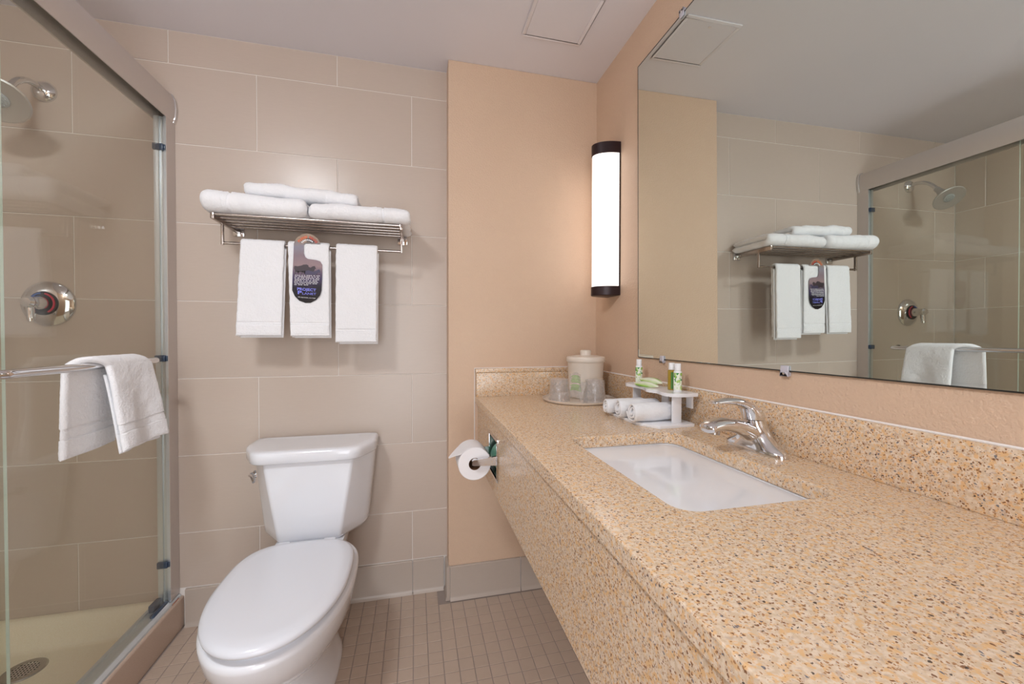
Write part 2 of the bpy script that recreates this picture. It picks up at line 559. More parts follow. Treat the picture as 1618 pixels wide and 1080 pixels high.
def tile_wall(wall, axis, plane, sgn, a0, a1, zrows, joints, gap=.003, depth=.007):
    """axis 0: tiles run along x on plane y; axis 1: along y on plane x. The front face lies on plane, room side = sgn"""
    cache = {}
    for r, (z0, z1) in enumerate(zrows):
        ed = [a0] + [q for q in sorted(joints(r)) if a0 + .01 < q < a1 - .01] + [a1]
        for p0, p1 in zip(ed[:-1], ed[1:]):
            w, h = p1 - p0 - gap, z1 - z0 - gap
            key = (round(w, 3), round(h, 3))
            if key not in cache:
                m = MB(); c = .0012
                def R(hw, hh, d):
                    if axis == 0: return [(-hw, sgn * d, -hh), (hw, sgn * d, -hh), (hw, sgn * d, hh), (-hw, sgn * d, hh)]
                    return [(sgn * d, -hw, -hh), (sgn * d, hw, -hh), (sgn * d, hw, hh), (sgn * d, -hw, hh)]
                m.loft([R(w / 2, h / 2, -depth), R(w / 2, h / 2, -c), R(w / 2 - c, h / 2 - c, 0)])
                cache[key] = m.mesh('wall_tile', smooth=0)
            pc, zc = (p0 + p1) / 2, (z0 + z1) / 2
            link('wall_tile', cache[key], 'tile', wall, (pc, plane, zc) if axis == 0 else (plane, pc, zc))

zl = [GZ + TH * k for k in range(7)]
rows = [(0.1495, zl[0])] + [(zl[k], zl[k + 1]) for k in range(6)] + [(zl[6], ZC)]
struct('wall_back', MB().box((XL - .1, YB + .0022, 0), (XP + .02, YB + .1, ZC)), 'grout')
wb = bpy.data.objects['wall_back']
def jb(r):
    off = 0 if r % 2 == 0 else TW / 2
    return [TX + off + TW * k for k in range(-4, 4)]
tile_wall(wb, 0, YB, -1, XL + .002, XP, rows[1:], lambda r: jb(r + 1))
tile_wall(wb, 0, YB, -1, -.912, XP, rows[:1], jb)
tile_wall(wb, 0, YB, -1, XL + .002, -.912, [(.104, zl[0])], jb)
# shallow tiled base course at the foot of the tiled wall
bt = MB()
for x0, x1 in ((-0.888, -0.6266), (-0.6236, -0.0131), (-0.0101, XP - .016)):
    b = MB()
    prof = [(YB + .001, .147), (YB - .006, .147), (YB - .0095, .144), (YB - .0095, .018), (YB - .012, .008), (YB - .02, .0005), (YB + .001, .0005)]
    b.prism([(p[0], p[1]) for p in prof], x0, x1, 0)
    o = link('base_tile', b.mesh('base_tile', smooth=40), 'base', wb)
struct('wall_left', MB().box((XL - .1, YF, 0), (XL - .0022, YB, ZC)), 'grout')
wl = bpy.data.objects['wall_left']
def jl(r):
    off = 0 if r % 2 == 0 else -TW / 2
    return [1.705 + off - TW * k for k in range(0, 6)]
tile_wall(wl, 1, XL, 1, YF + .1, YB - .002, [(0.06, zl[0])] + rows[1:], jl)
struct('wall_right', MB().box((XR, YF - .1, 0), (XR + .1, YB + .1, ZC)), 'paint')
# painted bump-out beside the toilet, with its own tiled base
struct('wall_pier', MB().box((XP, YP, 0), (XR + .05, YB + .1, ZC)), 'paint', bevel=.003, segs=2)
bw = struct('baseboard_back', MB().box((XP - .002, YP - .001, 0), (XR, YP + .002, .148)), 'caulk')
for x0, x1 in ((XP + .006, .4640), (.4672, XR - .002)):
    b = MB()
    prof = [(YP + .001, .148), (YP - .005, .148), (YP - .0085, .145), (YP - .0085, .018), (YP - .011, .008), (YP - .018, .0005), (YP + .001, .0005)]
    b.prism(prof, x0, x1, 0)
    link('base_tile', b.mesh('base_tile', smooth=40), 'base', bw)
b = MB()
ret = [(XP + .0045, .150), (XP - .007, .150), (XP - .0095, .146), (XP - .0095, .018), (XP - .014, .006), (XP - .014, .0005), (XP + .0045, .0005)]
b.loft([[(u, y, w) for u, w in ret] for y in (YP - .0085, YB - .010)])
link('base_tile', b.mesh('base_tile', smooth=40), 'base', bw)
# wall behind the camera with an open doorway
wf = MB()
wf.box((XL - .1, YF - .1, 0), (-.62, YF, ZC)); wf.box((.32, YF - .1, 0), (XR + .1, YF, ZC)); wf.box((-.62, YF - .1, 2.05), (.32, YF, ZC))
struct('wall_front', wf, 'paint')
tr = MB()
tr.box((-.69, YF, 0), (-.62, YF + .015, 2.12)); tr.box((.32, YF, 0), (.39, YF + .015, 2.12)); tr.box((-.62, YF, 2.05), (.32, YF + .015, 2.12))
struct('trim_1', tr, 'white_paint')
# short wall closing the near end of the shower
struct('wall_partition', MB().box((XL, -.12, 0), (-.90, -.02, ZC)), 'paint')

# ------------------------------------------------------------------ shower pan and curb
XC = -0.895
NX, NY = 46, 60
PX0, PX1, PY0, PY1 = XL, -0.945, -.02, YB
def pan_z(x, y):
    d = min(x - PX0, PX1 - x, y - PY0, PY1 - y)
    e = max(0, min(1, (d - .012) / .075))
    e = e * e * (3 - 2 * e)
    fl = .026 + .03 * min(1, math.hypot(x + 1.28, y - 1.68) / 1.2)
    return .114 * (1 - e) + fl * e
def cl(a, b, n):
    w = .11 / (b - a)
    return [a + (b - a) * t for t in (list(np.linspace(0, w, 16)) + list(np.linspace(w, 1 - w, n)[1:-1]) + list(np.linspace(1 - w, 1, 16)))]
PXs, PYs = cl(PX0 + .001, PX1, 20), cl(PY0 + .001, PY1 - .001, 40)
pan = thing('shower_pan', (-1.3, 1.0, 0), 'cream solid-surface shower pan with raised curb behind the glass', 'shower pan')
m = MB()
nx, ny = len(PXs), len(PYs)
vsx = [(x, y, pan_z(x, y)) for x in PXs for y in PYs]
m.add(vsx, [(i * ny + j, (i + 1) * ny + j, (i + 1) * ny + j + 1, i * ny + j + 1) for i in range(nx - 1) for j in range(ny - 1)])
m.loft([[(PX0 + .001, PY0 + .001, z), (PX1, PY0 + .001, z), (PX1, PY1 - .001, z), (PX0 + .001, PY1 - .001, z)] for z in (.001, .02)], True, True)
part('basin', m, 'pan', pan, smooth=60)
m = MB()
prof = round_poly([(XC, .001), (XC, .121), (PX1 - .006, .121), (PX1 - .006, .001)], [.001, .008, .004, .001], 4)
m.loft([[(u, y, w) for u, w in prof] for y in (PY0 + .001, YB + .0003)])
part('curb', m, 'curb', pan, smooth=40, label='tan outer curb')

dr = thing('shower_drain', (-1.278, 1.680, .028), 'round metal drain cover in the shower pan floor', 'drain')
m = MB(); m.lathe([(.056, -.004), (.056, .003), (.052, .006), (.036, .0055), (.036, .001), (.0, .001)], (-1.278, 1.680, .0262), seg=40)
part('flange', m, MAT['dull_chrome'], dr)
m = MB()
for k in range(-3, 4):
    L = math.sqrt(.036 ** 2 - (k * .0095) ** 2)
    m.box((-1.278 + k * .0095 - .002, 1.680 - L, .0277), (-1.278 + k * .0095 + .002, 1.680 + L, .0317))
    m.box((-1.278 - L, 1.680 + k * .0095 - .002, .0277), (-1.278 + L, 1.680 + k * .0095 + .002, .0314))
part('grate', m, 'chrome', dr)

# ------------------------------------------------------------------ sliding glass shower door
sd = thing('shower_door', (-.93, 1.0, .121), 'framed sliding glass shower door with silver header rail', 'shower door')
YN = -.02
# header: rounded C-section
hp = [(-.962, 1.972), (-.957, 1.972), (-.957, 2.035), (-.915, 2.035), (-.915, 1.981), (-.910, 1.979), (-.904, 2.000), (-.9025, 2.030), (-.905, 2.062), (-.913, 2.082), (-.930, 2.087), (-.962, 2.087)]
m = MB(); m.loft([[(u, y, w) for u, w in hp] for y in (YN, YB - .012)])
part('header_rail', m, 'alu', sd, smooth=30)
cap = [(-.968, 1.969), (-.909, 1.975), (-.901, 1.998), (-.8985, 2.030), (-.902, 2.066), (-.911, 2.087), (-.930, 2.092), (-.968, 2.092)]
m = MB(); m.loft([[(u, y, w) for u, w in cap] for y in (YB - .014, YB - .001)])
part('end_cap', m, 'chrome', sd, bevel=.003)
m = MB(); jp = [(-.953, YB - .001), (-.953, 1.793), (-.935, 1.7915), (-.934, 1.797), (-.920, 1.797), (-.919, 1.7915), (-.911, 1.790), (-.911, YB - .001)]
m.loft([[(u, v, z) for u, v in jp] for z in (.135, 1.98)])
part('wall_jamb', m, MAT['bright_jamb'], sd, smooth=0)
m = MB(); m.box((-.9108, 1.7895, .135), (-.9095, YB - .001, 1.98))
part('jamb_face', m, 'alu', sd, smooth=0)
for zc in (1.862, 1.067, .28):
    m = MB(); m.box((-.952, 1.782, zc - .012), (-.918, 1.7925, zc + .012)); m.box((-.917, 1.785, zc - .010), (-.912, 1.7905, zc + .010))
    part('bumper', m, 'blue_clip', sd, bevel=.002)
tp = [(-.962, .1206), (-.904, .1206), (-.906, .127), (-.918, .133), (-.952, .133), (-.953, .141), (-.962, .141)]
m = MB(); m.loft([[(u, y, w) for u, w in tp] for y in (YN, YB - .002)])
part('bottom_track', m, 'bright_jamb', sd, smooth=0)
m = MB(); m.box((-.9555, 1.735, .1285), (-.9355, 1.789, .158)); m.box((-.932, 1.70, .1285), (-.918, 1.789, .142))
part('track_stop', m, 'blue_clip', sd, bevel=.004)
m = MB(); m.box((-.910, 1.785, .1205), (-.904, 1.83, .1235))
part('caulk', m, 'jam_caulk', sd, smooth=0, label='rusty caulk at the foot of the jamb')
def glass(x, y0, y1):
    m = MB(); m.box((x - .003, y0, .1332), (x + .003, y1, 2.03))
    g = part('glass_panel', m, 'glass', sd, smooth=0)
    for yy in (y0, y1) if y1 < 1.7 else (y0,):
        m = MB(); m.box((x - .0031, yy - .0006, .1332), (x + .0031, yy + .0006, 2.03))
        part('glass_edge', m, 'glass_edge', g, smooth=0)
    return g
gout = glass(-.925, .96, 1.7905)
ginn = glass(-.946, YN + .02, 1.2055)
# towel bar on the outer panel: a U-shaped chrome tube
BX, BZ = -.865, 1.068
pth = [(-.923, 1.645, BZ), (-.900, 1.645, BZ)] + bez([(-.892, 1.645, BZ), (BX, 1.645, BZ), (BX, 1.618, BZ)], 6) + [(BX, 1.4, BZ), (BX, 1.15, BZ)] \
    + bez([(BX, 1.118, BZ), (BX, 1.09, BZ), (-.892, 1.09, BZ)], 6) + [(-.900, 1.09, BZ), (-.923, 1.09, BZ)]
m = MB(); m.tube(pth, .0105, 16)
part('towel_bar', m, 'chrome', gout)
for yy in (1.645, 1.09):
    m = MB(); m.lathe([(.014, 0), (.014, .004), (.012, .007)], (-.922, yy, BZ), (1, 0, 0), 20)
    part('gasket', m, 'black', gout)

# ------------------------------------------------------------------ shower head and valve
FX, FZ = -1.318, 2.045
sh = thing('shower_fixture', (FX, YB, FZ), 'chrome bell-shaped shower head on a bent wall arm', 'shower head')
m = MB(); m.lathe([(.038, 0), (.038, .004), (.033, .012), (.020, .019), (.012, .021)], (FX, YB + .0003, FZ), (0, -1, 0), 36)
part('flange', m, 'chrome', sh)
arm = bez([(FX, YB - .005, FZ), (FX + .002, YB - .08, FZ + .02), (FX + .004, YB - .12, FZ - .030), (FX + .010, YB - .150, FZ - .072)], 14)
m = MB(); m.tube(arm, .0105, 16)
part('arm', m, 'chrome', sh)
hd = Vector((.22, -.62, -.70)).normalized()
hc = Vector(arm[-1])
m = MB(); m.lathe([(.0135, -.012), (.0150, -.004), (.0150, .014), (.0175, .020), (.022, .040), (.034, .062), (.056, .082), (.070, .092), (.0725, .098), (.068, .1005), (.040, .096), (.001, .095)], hc, hd, 44)
hb = part('bell', m, 'head', sh)
m = MB(); m.lathe([(.0, .0945), (.024, .0945), (.025, .098), (.022, .100), (.001, .100)], hc, hd, 32, False, True)
for k in range(14):
    for rr, nn in ((.018, 14), (.010, 8)):
        if k < nn:
            p_ = hd.orthogonal().normalized(); q_ = hd.cross(p_)
            c_ = hc + hd * .0995 + (p_ * math.cos(2 * PI * k / nn) + q_ * math.sin(2 * PI * k / nn)) * rr
            m.lathe([(.0024, 0), (.0018, .003)], c_, hd, 8)
part('nozzle_disc', m, MAT['cup_grey'], sh, label='grey nozzle disc')

VX, VZ = -1.313, 1.270
sv = thing('shower_valve', (VX, YB, VZ), 'round chrome shower valve with red and blue dial and lever', 'shower valve')
m = MB(); m.lathe([(.083, 0), (.083, .004), (.079, .010), (.055, .020), (.040, .024), (.001, .024)], (VX, YB + .0003, VZ), (0, -1, 0), 48)
part('escutcheon', m, 'chrome', sv)
m = MB(); m.lathe([(.043, 0), (.043, .006), (.036, .010), (.001, .010)], (VX, YB - .022, VZ), (0, -1, 0), 40)
dial = part('dial', m, MAT['black'], sv, label='black dial ring')
for nm, a0, a1, mt in (('hot_mark', -60, 75, 'red'), ('cold_mark', 95, 140, 'blue')):
    m = MB()
    pts = [(VX + .036 * math.cos(math.radians(a)), YB - .0318, VZ + .036 * math.sin(math.radians(a))) for a in np.linspace(a0, a1, 18)]
    m.tube(pts, .0032, 6)
    part(nm, m, mt, dial)
m = MB(); m.lathe([(.026, 0), (.024, .020), (.020, .032), (.020, .050), (.021, .056), (.015, .066), (.001, .068)], (VX, YB - .030, VZ), (0, -1, 0), 32)
hub = part('hub', m, 'chrome', sv)
m = MB(); m.tube(bez([(VX, YB - .076, VZ - .004), (VX + .003, YB - .080, VZ - .035), (VX + .008, YB - .086, VZ - .068)], 8), [(.011, .009)] * 5 + [(.010, .008)] * 3 + [(.007, .005)], 14)
part('lever', m, 'chrome', hub)

# ------------------------------------------------------------------ toilet
TCX = -.382
toi = thing('toilet', (TCX, 1.45, 0), 'white two-piece toilet with closed elongated lid against the tiled wall', 'toilet')
def egg(cx, yr, yf, w, z, n=64, nb=3.0, split=.44):
    yc = yr - (yr - yf) * split; out = []
    for k in range(n):
        a = 2 * PI * k / n; c, s = math.cos(a), math.sin(a)
        if s > 0:
            e = 2 / nb; x = cx + w / 2 * math.copysign(abs(c) ** e, c); y = yc + (yr - yc) * abs(s) ** e
        else:
            x = cx + w / 2 * math.copysign(abs(c) ** .96, c); y = yc - (yc - yf) * abs(s) ** .98
        out.append((x, y, z))
    return out
m = MB()
m.loft([egg(TCX, 1.672, 1.225, .250, .0005), egg(TCX, 1.672, 1.225, .250, .012), egg(TCX, 1.668, 1.232, .238, .022), egg(TCX, 1.660, 1.262, .214, .07), egg(TCX, 1.655, 1.265, .208, .13),
        egg(TCX, 1.650, 1.215, .250, .19), egg(TCX, 1.645, 1.125, .318, .245), egg(TCX, 1.640, 1.070, .358, .295), egg(TCX, 1.630, 1.038, .378, .340), egg(TCX + .004, 1.615, 1.022, .384, .378),
        egg(TCX + .005, 1.610, 1.020, .384, .391), egg(TCX + .005, 1.605, 1.028, .370, .3985)])
part('bowl', m, 'ceramic', toi, smooth=60)
m = MB(); m.loft([[(x, y, z) for x, y in rrect(TCX, 1.665, w, d, .05, 6)] for z, w, d in ((.22, .095, .09), (.30, .110, .115), (.365, .120, .135), (.3865, .118, .134))])
part('tank_deck', m, 'ceramic', toi, smooth=50)
LCX = -.373
m = MB(); m.loft([egg(LCX, 1.508, 1.044, .300, .3980), egg(LCX, 1.510, 1.042, .306, .403), egg(LCX, 1.510, 1.042, .306, .412), egg(LCX, 1.505, 1.046, .300, .4190)])
part('seat', m, 'seat', toi, smooth=60)
m = MB()
m.loft([egg(LCX, 1.522, 1.022, .345, .4185, 96, 3.4), egg(LCX, 1.529, 1.015, .357, .4215, 96, 3.4), egg(LCX, 1.531, 1.013, .360, .428, 96, 3.4), egg(LCX, 1.528, 1.017, .354, .4355, 96, 3.4), egg(LCX, 1.518, 1.030, .334, .4410, 96, 3.4),
        egg(LCX, 1.495, 1.060, .288, .4435, 96, 3.2), egg(LCX, 1.42, 1.14, .17, .4450, 96, 3.0), egg(LCX, 1.34, 1.24, .04, .4455, 96, 2.5)])
part('lid', m, 'seat', toi, smooth=60)
for s in (-1, 1):
    m = MB(); m.loft([[(x, y, z) for x, y in rrect(LCX + s * .075, 1.538, .020, .014, .006, 4)] for z in (.398, .424, .429)])
    part('hinge', m, 'seat', toi, bevel=.002)
def tank_ring(hw, hf, yb, ys, yf, z, r=.02, cx=TCX):
    pl = [(cx + hw, yb), (cx - hw, yb), (cx - hw, ys), (cx - hf, yf), (cx + hf, yf), (cx + hw, ys)]
    return [(x, y, z) for x, y in round_poly(pl, [.02, .02, .10, r, r, .10], 7)]
def tr_(k, z, dy=0.0):
    hw = .192 + .030 * k; hf = .106 + .046 * k
    return tank_ring(hw, hf, 1.832, 1.735, 1.618 - .004 * k + dy, z)
m = MB()
def sc(ring, f, z):
    cx = sum(p[0] for p in ring) / len(ring); cy = sum(p[1] for p in ring) / len(ring)
    return [(cx + (p[0] - cx) * f, cy + (p[1] - cy) * f, z) for p in ring]
m.loft([sc(tr_(0, .384), .86, .3845), sc(tr_(0, .39), .95, .389), tr_(.02, .402), tr_(.1, .43), tr_(.28, .48), tr_(.5, .54), tr_(.75, .61), tr_(1.0, .694)])
part('tank', m, 'ceramic', toi, smooth=50)
def lr(g, z):
    return tank_ring(.236 - g, .176 - g, 1.838 - g * .3, 1.715, 1.596 + g, z, .06, cx=-.390)
m = MB(); m.loft([lr(.012, .689), lr(.004, .6895), lr(.0, .694), lr(.0, .724), lr(.003, .731), lr(.009, .7345), lr(.03, .7350), lr(.07, .7335)])
part('tank_lid', m, 'ceramic', toi, smooth=50)
lv = Vector((-.5805, 1.664, .640))
m = MB(); dirv = Vector((-.85, -.52, 0)).normalized()
m.lathe([(.014, 0), (.014, .005), (.009, .009), (.008, .018)], lv - dirv * .006, dirv, 20)
lev = part('flush_lever', m, 'chrome', toi)
m = MB(); a = lv + dirv * .012
m.tube([a, a + Vector((.012, -.016, .001)), a + Vector((.024, -.038, -.004)), a + Vector((.030, -.052, -.010))], [(.007, .005), (.007, .005), (.0075, .005), (.005, .004)], 12)
part('lever_arm', m, 'chrome', lev)

# ------------------------------------------------------------------ towel rack
RX0, RX1, RZ, RYF = -.690, -.052, 1.576, 1.622
rk = thing('towel_rack', (-.37, YB, RZ), 'chrome hotel towel shelf with lower hanging rail on the tiled wall', 'towel rack')
for k in range(5):
    y = RYF + .008 + k * (1.805 - RYF) / 4.3
    m = MB(); m.tube([(RX0, y, RZ + .006), (RX1, y, RZ + .006)], .0055, 12)
    part('shelf_rail', m, 'rack', rk)
for x in (RX0, RX1):
    m = MB(); m.box((x - .006, RYF - .002, RZ - .012), (x + .006, YB - .010, RZ + .0112))
    br = part('side_bracket', m, 'rack', rk, bevel=.002)
    m = MB(); m.box((x - .021, YB - .011, RZ - .024), (x + .021, YB + .0003, RZ + .020))
    part('wall_plate', m, 'chrome', br, bevel=.004)
    m = MB(); m.box((x - .004, 1.694, 1.489), (x + .004, 1.706, RZ - .008))
    part('drop_arm', m, 'rack', br, bevel=.0015)
HRY, HRZ = 1.700, 1.496
m = MB(); m.tube([(RX0, HRY, HRZ), (RX1, HRY, HRZ)], .0055, 12)
part('hanging_rail', m, 'rack', rk)

# hanging hand towels
def hang_towel(name, label, xa, xb, xc, xd, zf, zb, gap, th, ph):
    """xa..xb at the rail, xc..xd at the front hem; zf, zb front and back hem heights"""
    ztop = HRZ + .0055 + th / 2 + .0005
    R = .0055 + th / 2 + .0005
    lf, lb = ztop - R - zf, ztop - R - zb
    tot = lf + PI * R + lb
    def path(q):
        if q < lf: return (-R - gap * (1 - q / lf) * 0, zf + q, 1 - q / lf)
        if q < lf + PI * R:
            a = (q - lf) / R
            return (-R * math.cos(a), HRZ + R * math.sin(a), 0)
        w = q - lf - PI * R
        return (R, ztop - R - w, w / lb)
    def mk(dx0, dx1, dz, scale_th, dy):
        def fn(s, t):
            q = s * tot
            y, z, h = path(q)
            front = q < lf
            z += (dz * h if front else 0)
            x0 = xa + (xc - xa) * h; x1 = xb + (xd - xb) * h
            x = x0 + dx0 + (x1 + dx1 - x0 - dx0) * t
            wv = .0035 * h * math.sin(6.0 * t + ph) + .0016 * nz(x, y * 3 + ph, z, 22)
            return (x + .0016 * nz(t * .3, ph, z, 45), HRY + y + dy + (wv if front else -wv * .4), z)
        W = xb - xa
        def thk(s, t):
            q = s * tot
            e = edge_f(min(t, 1 - t) * W, th * .55) * edge_f(min(q, tot - q), th * .5)
            for hem in (q, tot - q):
                if .0485 < hem < .0535 or .0405 < hem < .044: e *= .58
                elif .044 <= hem <= .0495: e *= .84
                elif .0075 < hem < .0095: e *= .82
            return th * scale_th * e * fuzz(q, t * W + ph, .13)
        S = sorted(set(ends(240, 5, .012) + [h / tot for h in (.0075, .0085, .0095, .0405, .042, .044, .0495, .0515, .0535)]))
        return MB().sheet(fn, S, ends(56, 5, .05), thk)
    loc = ((xa + xb) / 2, HRY, HRZ)
    t = thing(name, loc, label, 'towel', 'hand towels hanging from the rack')
    part('outer_layer', mk(0, 0, 0, 1, 0), 'terry', t, smooth=70)
    def fn2(s, t2):
        return None
    # inner folded layer, a little lower and to one side
    def inner():
        zb0, zt = zf - .007, HRZ - .012
        def fn(s, t2):
            z = zb0 + (zt - zb0) * s; h = 1 - s
            x0 = xa + (xc - xa) * h + .012; x1 = xb + (xd - xb) * h + .004
            return (x0 + (x1 - x0) * t2, HRY - .0015 + .002 * h * math.sin(5 * t2 + ph), z)
        return MB().sheet(fn, ends(30, 4, .03), ends(12, 4, .06), lambda s, t2: .009 * edge_f(min(t2, 1 - t2) * (xb - xa), .005) * edge_f(min(s, 1 - s) * .3, .005))
    part('inner_fold', inner(), 'terry', t, smooth=70)
    return t
hang_towel('hand_towel', 'white hand towel hanging from the rack at its shower end', -.627, -.479, -.646, -.491, 1.153, 1.150, 0, .013, .4)
hang_towel('hand_towel', 'white hand towel behind the printed hanger card', -.468, -.322, -.461, -.322, 1.152, 1.147, 0, .013, 2.0)
hang_towel('hand_towel', 'white hand towel hanging from the rack at its vanity end', -.298, -.144, -.301, -.148, 1.128, 1.133, 0, .013, 3.7)

# folded bath towels on the shelf: each a soft slab doubled over at the front
def fold_towel(label, x0, x1, zb, z1, yf, yb, ph, cuff=None, tilt=0.0, puff=1.0, slope=0.0):
    H = z1 - zb; th = H * .52
    R = (H - th) / 2
    L = yb - yf - H / 2
    tot = 2 * L + PI * R
    def fn(s, t):
        q = s * tot
        x = x0 + (x1 - x0) * t
        if q < L: y, z = yb - q, zb + th / 2
        elif q < L + PI * R:
            a = (q - L) / R; y, z = yf + H / 2 - R * math.sin(a), zb + H / 2 - R * math.cos(a)
        else: y, z = yf + H / 2 + (q - L - PI * R), z1 - th / 2
        upper = max(0, min(1, (z - zb) / H))
        z += tilt * (t - .5) * upper + slope * (t - .5)
        z += upper * .010 * nz(x, y * .5 + ph, 0, 10) + upper * .005 * nz(x, y, ph, 24)
        y += (.009 * nz(x, ph, 0, 11) + .005 * nz(x, z, ph, 26)) * (1 - (y - yf) / (yb - yf)) + .002 * nz(x, z, ph, 50)
        x += .022 * (t - .5) * nz(y, z, ph, 20)
        return (x, y, z)
    W = x1 - x0
    def thk(s, t):
        d = min(t, 1 - t) * W
        q = s * tot
        e = edge_f(d, th * .75) * edge_f(min(q, tot - q), th * .4)
        if cuff:
            for c in cuff:
                dd = abs(x0 + W * t - c)
                if dd < .004: e *= .72
                elif dd < .022 and x0 + W * t < c: e *= .90
        return th * e * puff * fuzz(q, t * W + ph, .05)
    S = ends(170, 5, .02)
    T = sorted(set(ends(120, 6, .06) + ([(c - x0 + k * .003) / W for c in cuff for k in (-1.6, -1, 0, 1, 1.6)] if cuff else [])))
    m = MB().sheet(fn, S, T, thk)
    loc = ((x0 + x1) / 2, (yf + yb) / 2, zb)
    return solid('bath_towel', m, 'terry', label, 'towel', loc, 'folded bath towels on the rack shelf', smooth=75)
ZS = RZ + .0118
fold_towel('folded white bath towel on the rack shelf, lying at its shower end', -.727, -.381, ZS, ZS + .072, 1.600, 1.835, .3, cuff=[-.640], tilt=-.020)
fold_towel('folded white bath towel on the rack shelf, lying at its vanity end', -.377, -.018, ZS, ZS + .058, 1.600, 1.835, 4.1, cuff=[-.118], tilt=.004)
fold_towel('folded white bath towel lying on top of two others', -.602, -.215, ZS + .0705, ZS + .121, 1.640, 1.835, 8.2, slope=-.018)

# ------------------------------------------------------------------ printed hanger card over the middle towel
CY = 1.6776
def px_card(u, v):
    return (-.4423 + (u - 465) * (.0969 / 44.0), 1.5419 - (v - 369) * (.2625 / 109.0))
cardpx = [(464, 386), (466, 380), (470, 375), (476, 371), (483, 368.6), (490, 369), (497, 372), (502, 376), (505.5, 382), (504, 383.5), (497, 383.2), (486, 382.8), (481, 384), (479.5, 388), (479.5, 400), (482, 406), (486, 408.6),
          (500, 410), (506, 412), (509, 417), (508.5, 440), (507.5, 458), (505, 466), (499, 473), (490, 478), (482, 478.5), (472, 475), (465, 468), (461, 459), (461.5, 440), (463, 410)]
m = MB(); m.prism([px_card(*p) for p in cardpx], CY - .0006, CY + .0006, 1)
card = tag(link('hanger_card', m.mesh('hanger_card', (-.395, CY, 1.28), smooth=0), 'hanger', None, (-.395, CY, 1.28)), 'printed towel reuse card with horses hooked over a white towel', 'card')
def flat(name, polys, mat, dy=.0009):
    m = MB()
    for p in polys:
        m.prism([px_card(*q) for q in p], CY - .0006 - dy, CY - .0005, 1)
    return part(name, m, mat, card, smooth=0)
h1 = [(465, 420.5), (470, 421), (476, 419.5), (479, 418), (484, 417.5), (487, 419), (487, 421), (490, 422.5), (494, 420), (497, 419.6), (499, 424), (497, 424), (496, 427), (493, 430), (490, 431), (486, 433), (481, 433), (478, 430), (474, 430), (469, 431), (466, 428), (464, 424)]
h2 = [(482, 428), (487, 426.5), (494, 428.5), (499, 427), (503, 424.5), (505, 425.5), (506.5, 430), (504.5, 430), (502, 429.5), (500, 432), (497, 434), (493, 434), (489, 433.5), (484, 434.5), (481, 432)]
legs = [[(x, 428), (x + 1.6, 428), (x + 1.0 + dx, 435), (x + dx, 435)] for x, dx in ((466, -1.5), (470, .6), (477, -2), (480, 1.2), (485, -1), (492, 1.5), (499, 1))]
flat('horses_print', [h1] + legs, 'horse', .0006)
flat('foal_print', [h2], 'horse2', .0008)
rows_ = []
for k in range(8):
    v = 434.5 + k * 2.15; u = 465.5 - (k % 3) * .3 - k * .12
    end = 505.0 - k * .35 if k < 7 else 487.0
    while u < end - 1:
        w = random.uniform(1.6, 4.0)
        rows_.append([(u, v), (min(u + w, end), v + .03), (min(u + w, end), v + .78), (u, v + .75)])
        u += w + random.choice((.8, .8, 2.2))
flat('small_print', rows_, 'text_white')
def text_mesh(s, size, bold=0.0):
    cu = bpy.data.curves.new('t', 'FONT'); cu.body = s; cu.size = size; cu.align_x = 'CENTER'; cu.offset = bold; cu.resolution_u = 3
    o = bpy.data.objects.new('t', cu); COL.objects.link(o)
    dg = bpy.context.evaluated_depsgraph_get(); dg.update()
    me = bpy.data.meshes.new_from_object(o.evaluated_get(dg))
    vs_ = [tuple(v.co) for v in me.vertices]; fs_ = [tuple(p.vertices) for p in me.polygons]
    bpy.data.objects.remove(o); bpy.data.curves.remove(cu); bpy.data.meshes.remove(me)
    return vs_, fs_
def put_text(name, s, u, v, width_px, height_px, mat, tilt=0.02, bold=0.0):
    vs_, fs_ = text_mesh(s, 1.0, bold)
    xs = [p[0] for p in vs_]; ys = [p[1] for p in vs_]
    kx, ky = width_px / (max(xs) - min(xs)), height_px / (max(ys) - min(ys)); m = MB()
    out = []
    for x, y, z in vs_:
        uu = u + (x - (max(xs) + min(xs)) / 2) * kx
        vv = v - (y - min(ys)) * ky + (uu - u) * tilt
        c = px_card(uu, vv); out.append((c[0], CY - .0016, c[1]))
    m.add(out, fs_)
    return part(name, m, mat, card, smooth=0)
put_text('lettering_project', 'PROJECT', 484, 460.5, 30, 5.6, 'text_lilac', .05, .03)
put_text('lettering_planet', 'LANET', 488.0, 465.4, 22, 3.5, 'text_lilac', .03, .01)
put_text('lettering_planet_initial', 'P', 473.0, 464.6, 6.6, 5.4, 'text_lilac', .03, .04)
put_text('lettering_thanks', 'We appreciate your help!', 484, 471, 28, 1.9, 'text_white', .06, .01)
def arc_text(name, s, cu_, cv_, rad, a0, a1, h, mat, bold=.02):
    m = MB()
    for k, ch in enumerate(s):
        if ch == ' ': continue
        vs_, fs_ = text_mesh(ch, 1.0, bold)
        a = math.radians(a0 + (a1 - a0) * k / (len(s) - 1))
        out = []
        for x, y, z in vs_:
            lx, ly = x * h * 1.25, y * h * 1.35
            uu = cu_ + (rad + ly) * math.cos(a) + lx * math.sin(a)
            vv = cv_ - ((rad + ly) * math.sin(a) - lx * math.cos(a))
            c = px_card(uu, vv); out.append((c[0], CY - .0016, c[1]))
        m.add(out, fs_)
    return part(name, m, mat, card, smooth=0)
def arc_pts(rad, a0, a1, n=8):
    return [(486 + rad * math.cos(math.radians(a0 + (a1 - a0) * k / n)), 391 - rad * math.sin(math.radians(a0 + (a1 - a0) * k / n))) for k in range(n + 1)]
flat('dark_arc', [arc_pts(15.0, 100, 38) + list(reversed(arc_pts(9.6, 100, 55)))], 'black', .0004)
